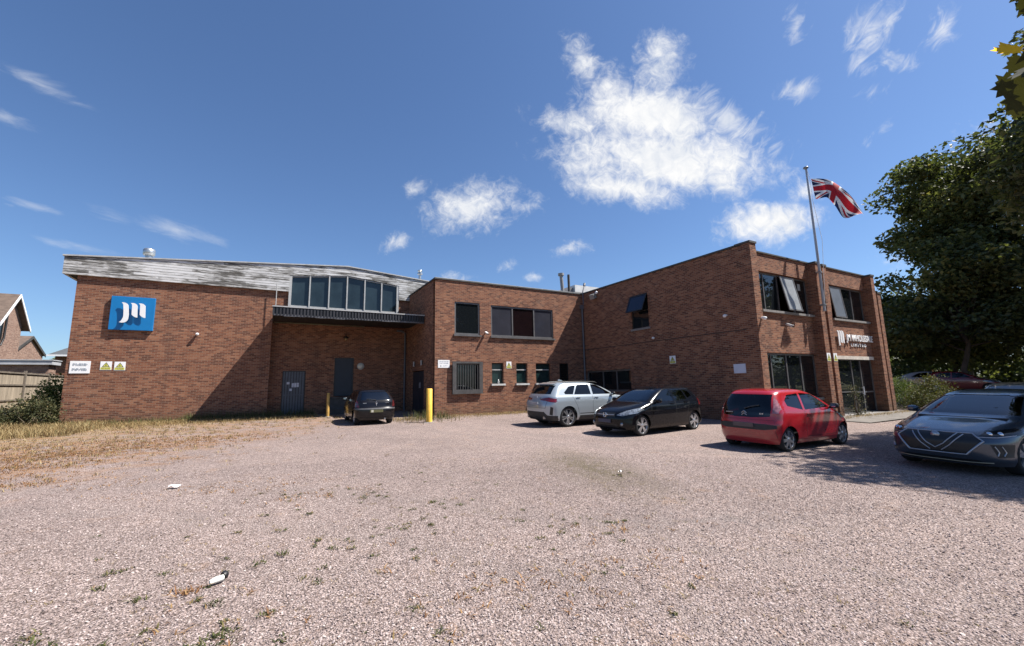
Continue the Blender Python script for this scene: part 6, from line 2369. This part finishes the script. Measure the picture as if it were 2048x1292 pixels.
for i in range(46):
    f_ = rg.random() ** .8
    q = br_[3].lerp(tip_pt, f_) + Vector((rg.normal(0, .13), rg.normal(0, .10) - .06, rg.normal(-.05, .13)))
    if q.dot(Vector((.2922, -1.5244, -.1952))) < -.3406:        # drops leaves centred inside the image's right edge; plane through the camera
        continue
    vs, fs = maple_leaf(q, (rg.normal(0, .5), rg.normal(0, .5), 1), (rg.normal(-.4, .6), rg.normal(.4, .6), -.55), rg.uniform(.13, .19))
    b.add(vs, fs, 0, True)
LV = Vector((-.80, .45, -.35))
for (lp, s_) in (((3.898, .552, 3.521), .25), ((3.78, .506, 3.357), .25), ((4.054, .526, 3.708), .20), ((4.352, .615, 3.565), .20)):  # these and the yellow leaf placed at image pixels along camera rays
    vs, fs = maple_leaf(lp, Vector((.30 + .2 * (s_ - .2), -.55, .62)), Vector((-.252, .307, -.982)), s_)
    b.add(vs, fs, 0, True)
b.build('branch_leaves', LM_G, mp, recalc=False)
b = MB()
vs, fs = maple_leaf((2.584, .354, 3.084), Vector((.15, -.62, .72)), Vector((-.862, .516, -.198)), .105)
b.add(vs, fs, 0, True)
b.build('yellow_leaf', LM_Y, mp, recalc=False)

# a far-off belt of dark growth that closes the view beyond the road
n = 46000
yb_ = RNG.uniform(-45, 60, n)
xb_ = 92 + RNG.normal(0, 2.5, n) + .04 * (yb_ - 10) ** 2 * -.2
hb_ = (4.5 + 1.6 * np.sin(yb_ * .31) + 1.1 * np.sin(yb_ * .83 + 1)) * RNG.random(n) ** .8
co, F, at = leaf_cloud(np.stack([xb_, yb_, .7 + hb_], -1), .62, RNG, .3, .7, .1)
kind(put('distant_treeline', raw_mesh('distant_treeline', co, F, LF_OAK, at)), 'stuff')

# trees further off
rgx = np.random.default_rng(4)
far_trees = [
    (47, 16.8, 9.0, 4.6, 'bushy dark tree standing just past the end of the office block', 12000, LF_OAK),
    (56, 14.6, 8.0, 3.8, 'pale green slim tree across the road beyond the parked cars', 9000, LF_FAR),
    (64, 22.5, 12.0, 6.5, 'tall dark tree far behind the office block', 11000, LF_OAK),
    (60, -4.0, 13, 6.5, 'broad dark tree across the road behind the large tree', 14000, LF_OAK),
    (42, 10.3, 11.0, 4.0, 'leafy dark tree close behind the end pier of the office block', 16000, LF_OAK),
    (43, -2.5, 11, 6.0, 'broad dark tree at the edge of the road beside the large tree', 12000, LF_OAK),
    (70, 10.5, 10, 5.5, 'distant rounded tree beyond the amber vehicle', 9000, LF_FAR),
    (78, 19, 11, 6.5, 'most distant dark tree along the road', 9000, LF_OAK)]
for i, (x, y, hh, rr_, lb, nl, mt_) in enumerate(far_trees):
    z = gz(x, y)
    tree('broadleaf_tree', lb, 'tree', (x, y, z), hh, (x, y, z + hh * .55), (rr_, rr_, hh * .46), 70, nl, .34, mt_, .2, 50 + i, clump_r=1.9, group='trees across the road', shell=.3)
for i, (x, y, hh, rr_, lb) in enumerate(((-22.6, 78, 6.4, 2.2, 'small dark tree top between the far roofs, the one on the left'), (-21.0, 80, 6.0, 1.8, 'small dark tree top between the far roofs, the one by the hipped roof'))):
    tree('broadleaf_tree', lb, 'tree', (x, y, .6), hh, (x, y, hh * .7), (rr_, rr_, 2.4), 24, 3000, .35, LF_FAR, .14, 80 + i, clump_r=1.2, group='trees between the far houses')


def bush(name, label, c, rad, n, lsize, mt, seed, cat='bush', nclump=40, stems=14, clump=.3, flat_top=None, group=None):
    rg = np.random.default_rng(seed)
    z0 = gz(c[0], c[1])
    root = thing(name, label, cat, (c[0], c[1], z0), group)
    pts = []
    cls = []
    for _ in range(nclump):
        d = rg.normal(0, 1, 3)
        d /= np.linalg.norm(d)
        d[2] = abs(d[2])
        q = rg.uniform(.35, 1.0) ** .5
        p = np.array([c[0], c[1], z0]) + d * np.array(rad) * q
        if flat_top:
            p[2] = min(p[2], z0 + flat_top * rg.uniform(.93, 1.0))
        cls.append(p)
        k = int(n / nclump * rg.uniform(.6, 1.4))
        pts.append(p + rg.normal(0, 1, (k, 3)) * clump * np.array([1, 1, .8]))
    pts = np.concatenate(pts)
    pts = pts[pts[:, 2] > z0 + .02]
    co, F, at = leaf_cloud(pts, lsize, rg, .3, .6, .2)
    put('foliage', raw_mesh('foliage', co, F, mt, at), root)
    b = MB()
    for i in range(stems):
        p = cls[i % len(cls)]
        s0 = Vector((c[0] + rg.normal(0, rad[0] * .25), c[1] + rg.normal(0, rad[1] * .25), z0 - .05))
        b.tube([s0, s0.lerp(Vector(p), .5) + Vector((rg.normal(0, .06), rg.normal(0, .06), .05)), Vector(p)], [.018, .012, .005], 5)
    b.build('stems', TWIG, root, recalc=False)
    return root


bush('bramble_bush', 'dark tangled bramble bush at the left corner of the hall', (-8.5, 24.8), (.7, 1.0, 1.1), 3600, .085, LF_BRAM, 61, nclump=44, stems=60, clump=.22)
bush('leafy_shrub', 'fresh green shrub climbing against the fence beside the hall corner', (-8.7, 26.6), (.6, .8, 1.9), 3800, .11, LF_BUSH, 62, nclump=36, stems=18, clump=.22)
bush('bramble_bush', 'low dull bramble clump along the fence at the left edge', (-9.4, 24.2), (.6, 1.2, .6), 2200, .08, LF_BRAM, 63, nclump=34, stems=40, clump=.2)
bush('hedge', 'clipped green hedge just past the end of the office block', (30.4, 10.2), (2.0, .9, 1.7), 9000, .075, LF_BUSH, 64, 'hedge', nclump=80, clump=.20, flat_top=1.62)
bush('flowering_shrub', 'loose yellowish shrub in front of the clipped hedge', (29.3, 8.6), (1.5, .9, 1.6), 6500, .085, rnd_mat('yellowish_leaves', [(0, (.03, .034, .01)), (.5, (.08, .09, .024)), (.9, (.15, .14, .04)), (1, (.18, .09, .06))], .6, .3, (1, 1, .6)), 65, nclump=46, clump=.22)
bush('leafy_shrub', 'thin straggling shrub standing against the entrance glass', (22.75, 9.25), (.38, .2, 1.45), 420, .07, LF_BRAM, 66, nclump=26, stems=14, clump=.12)
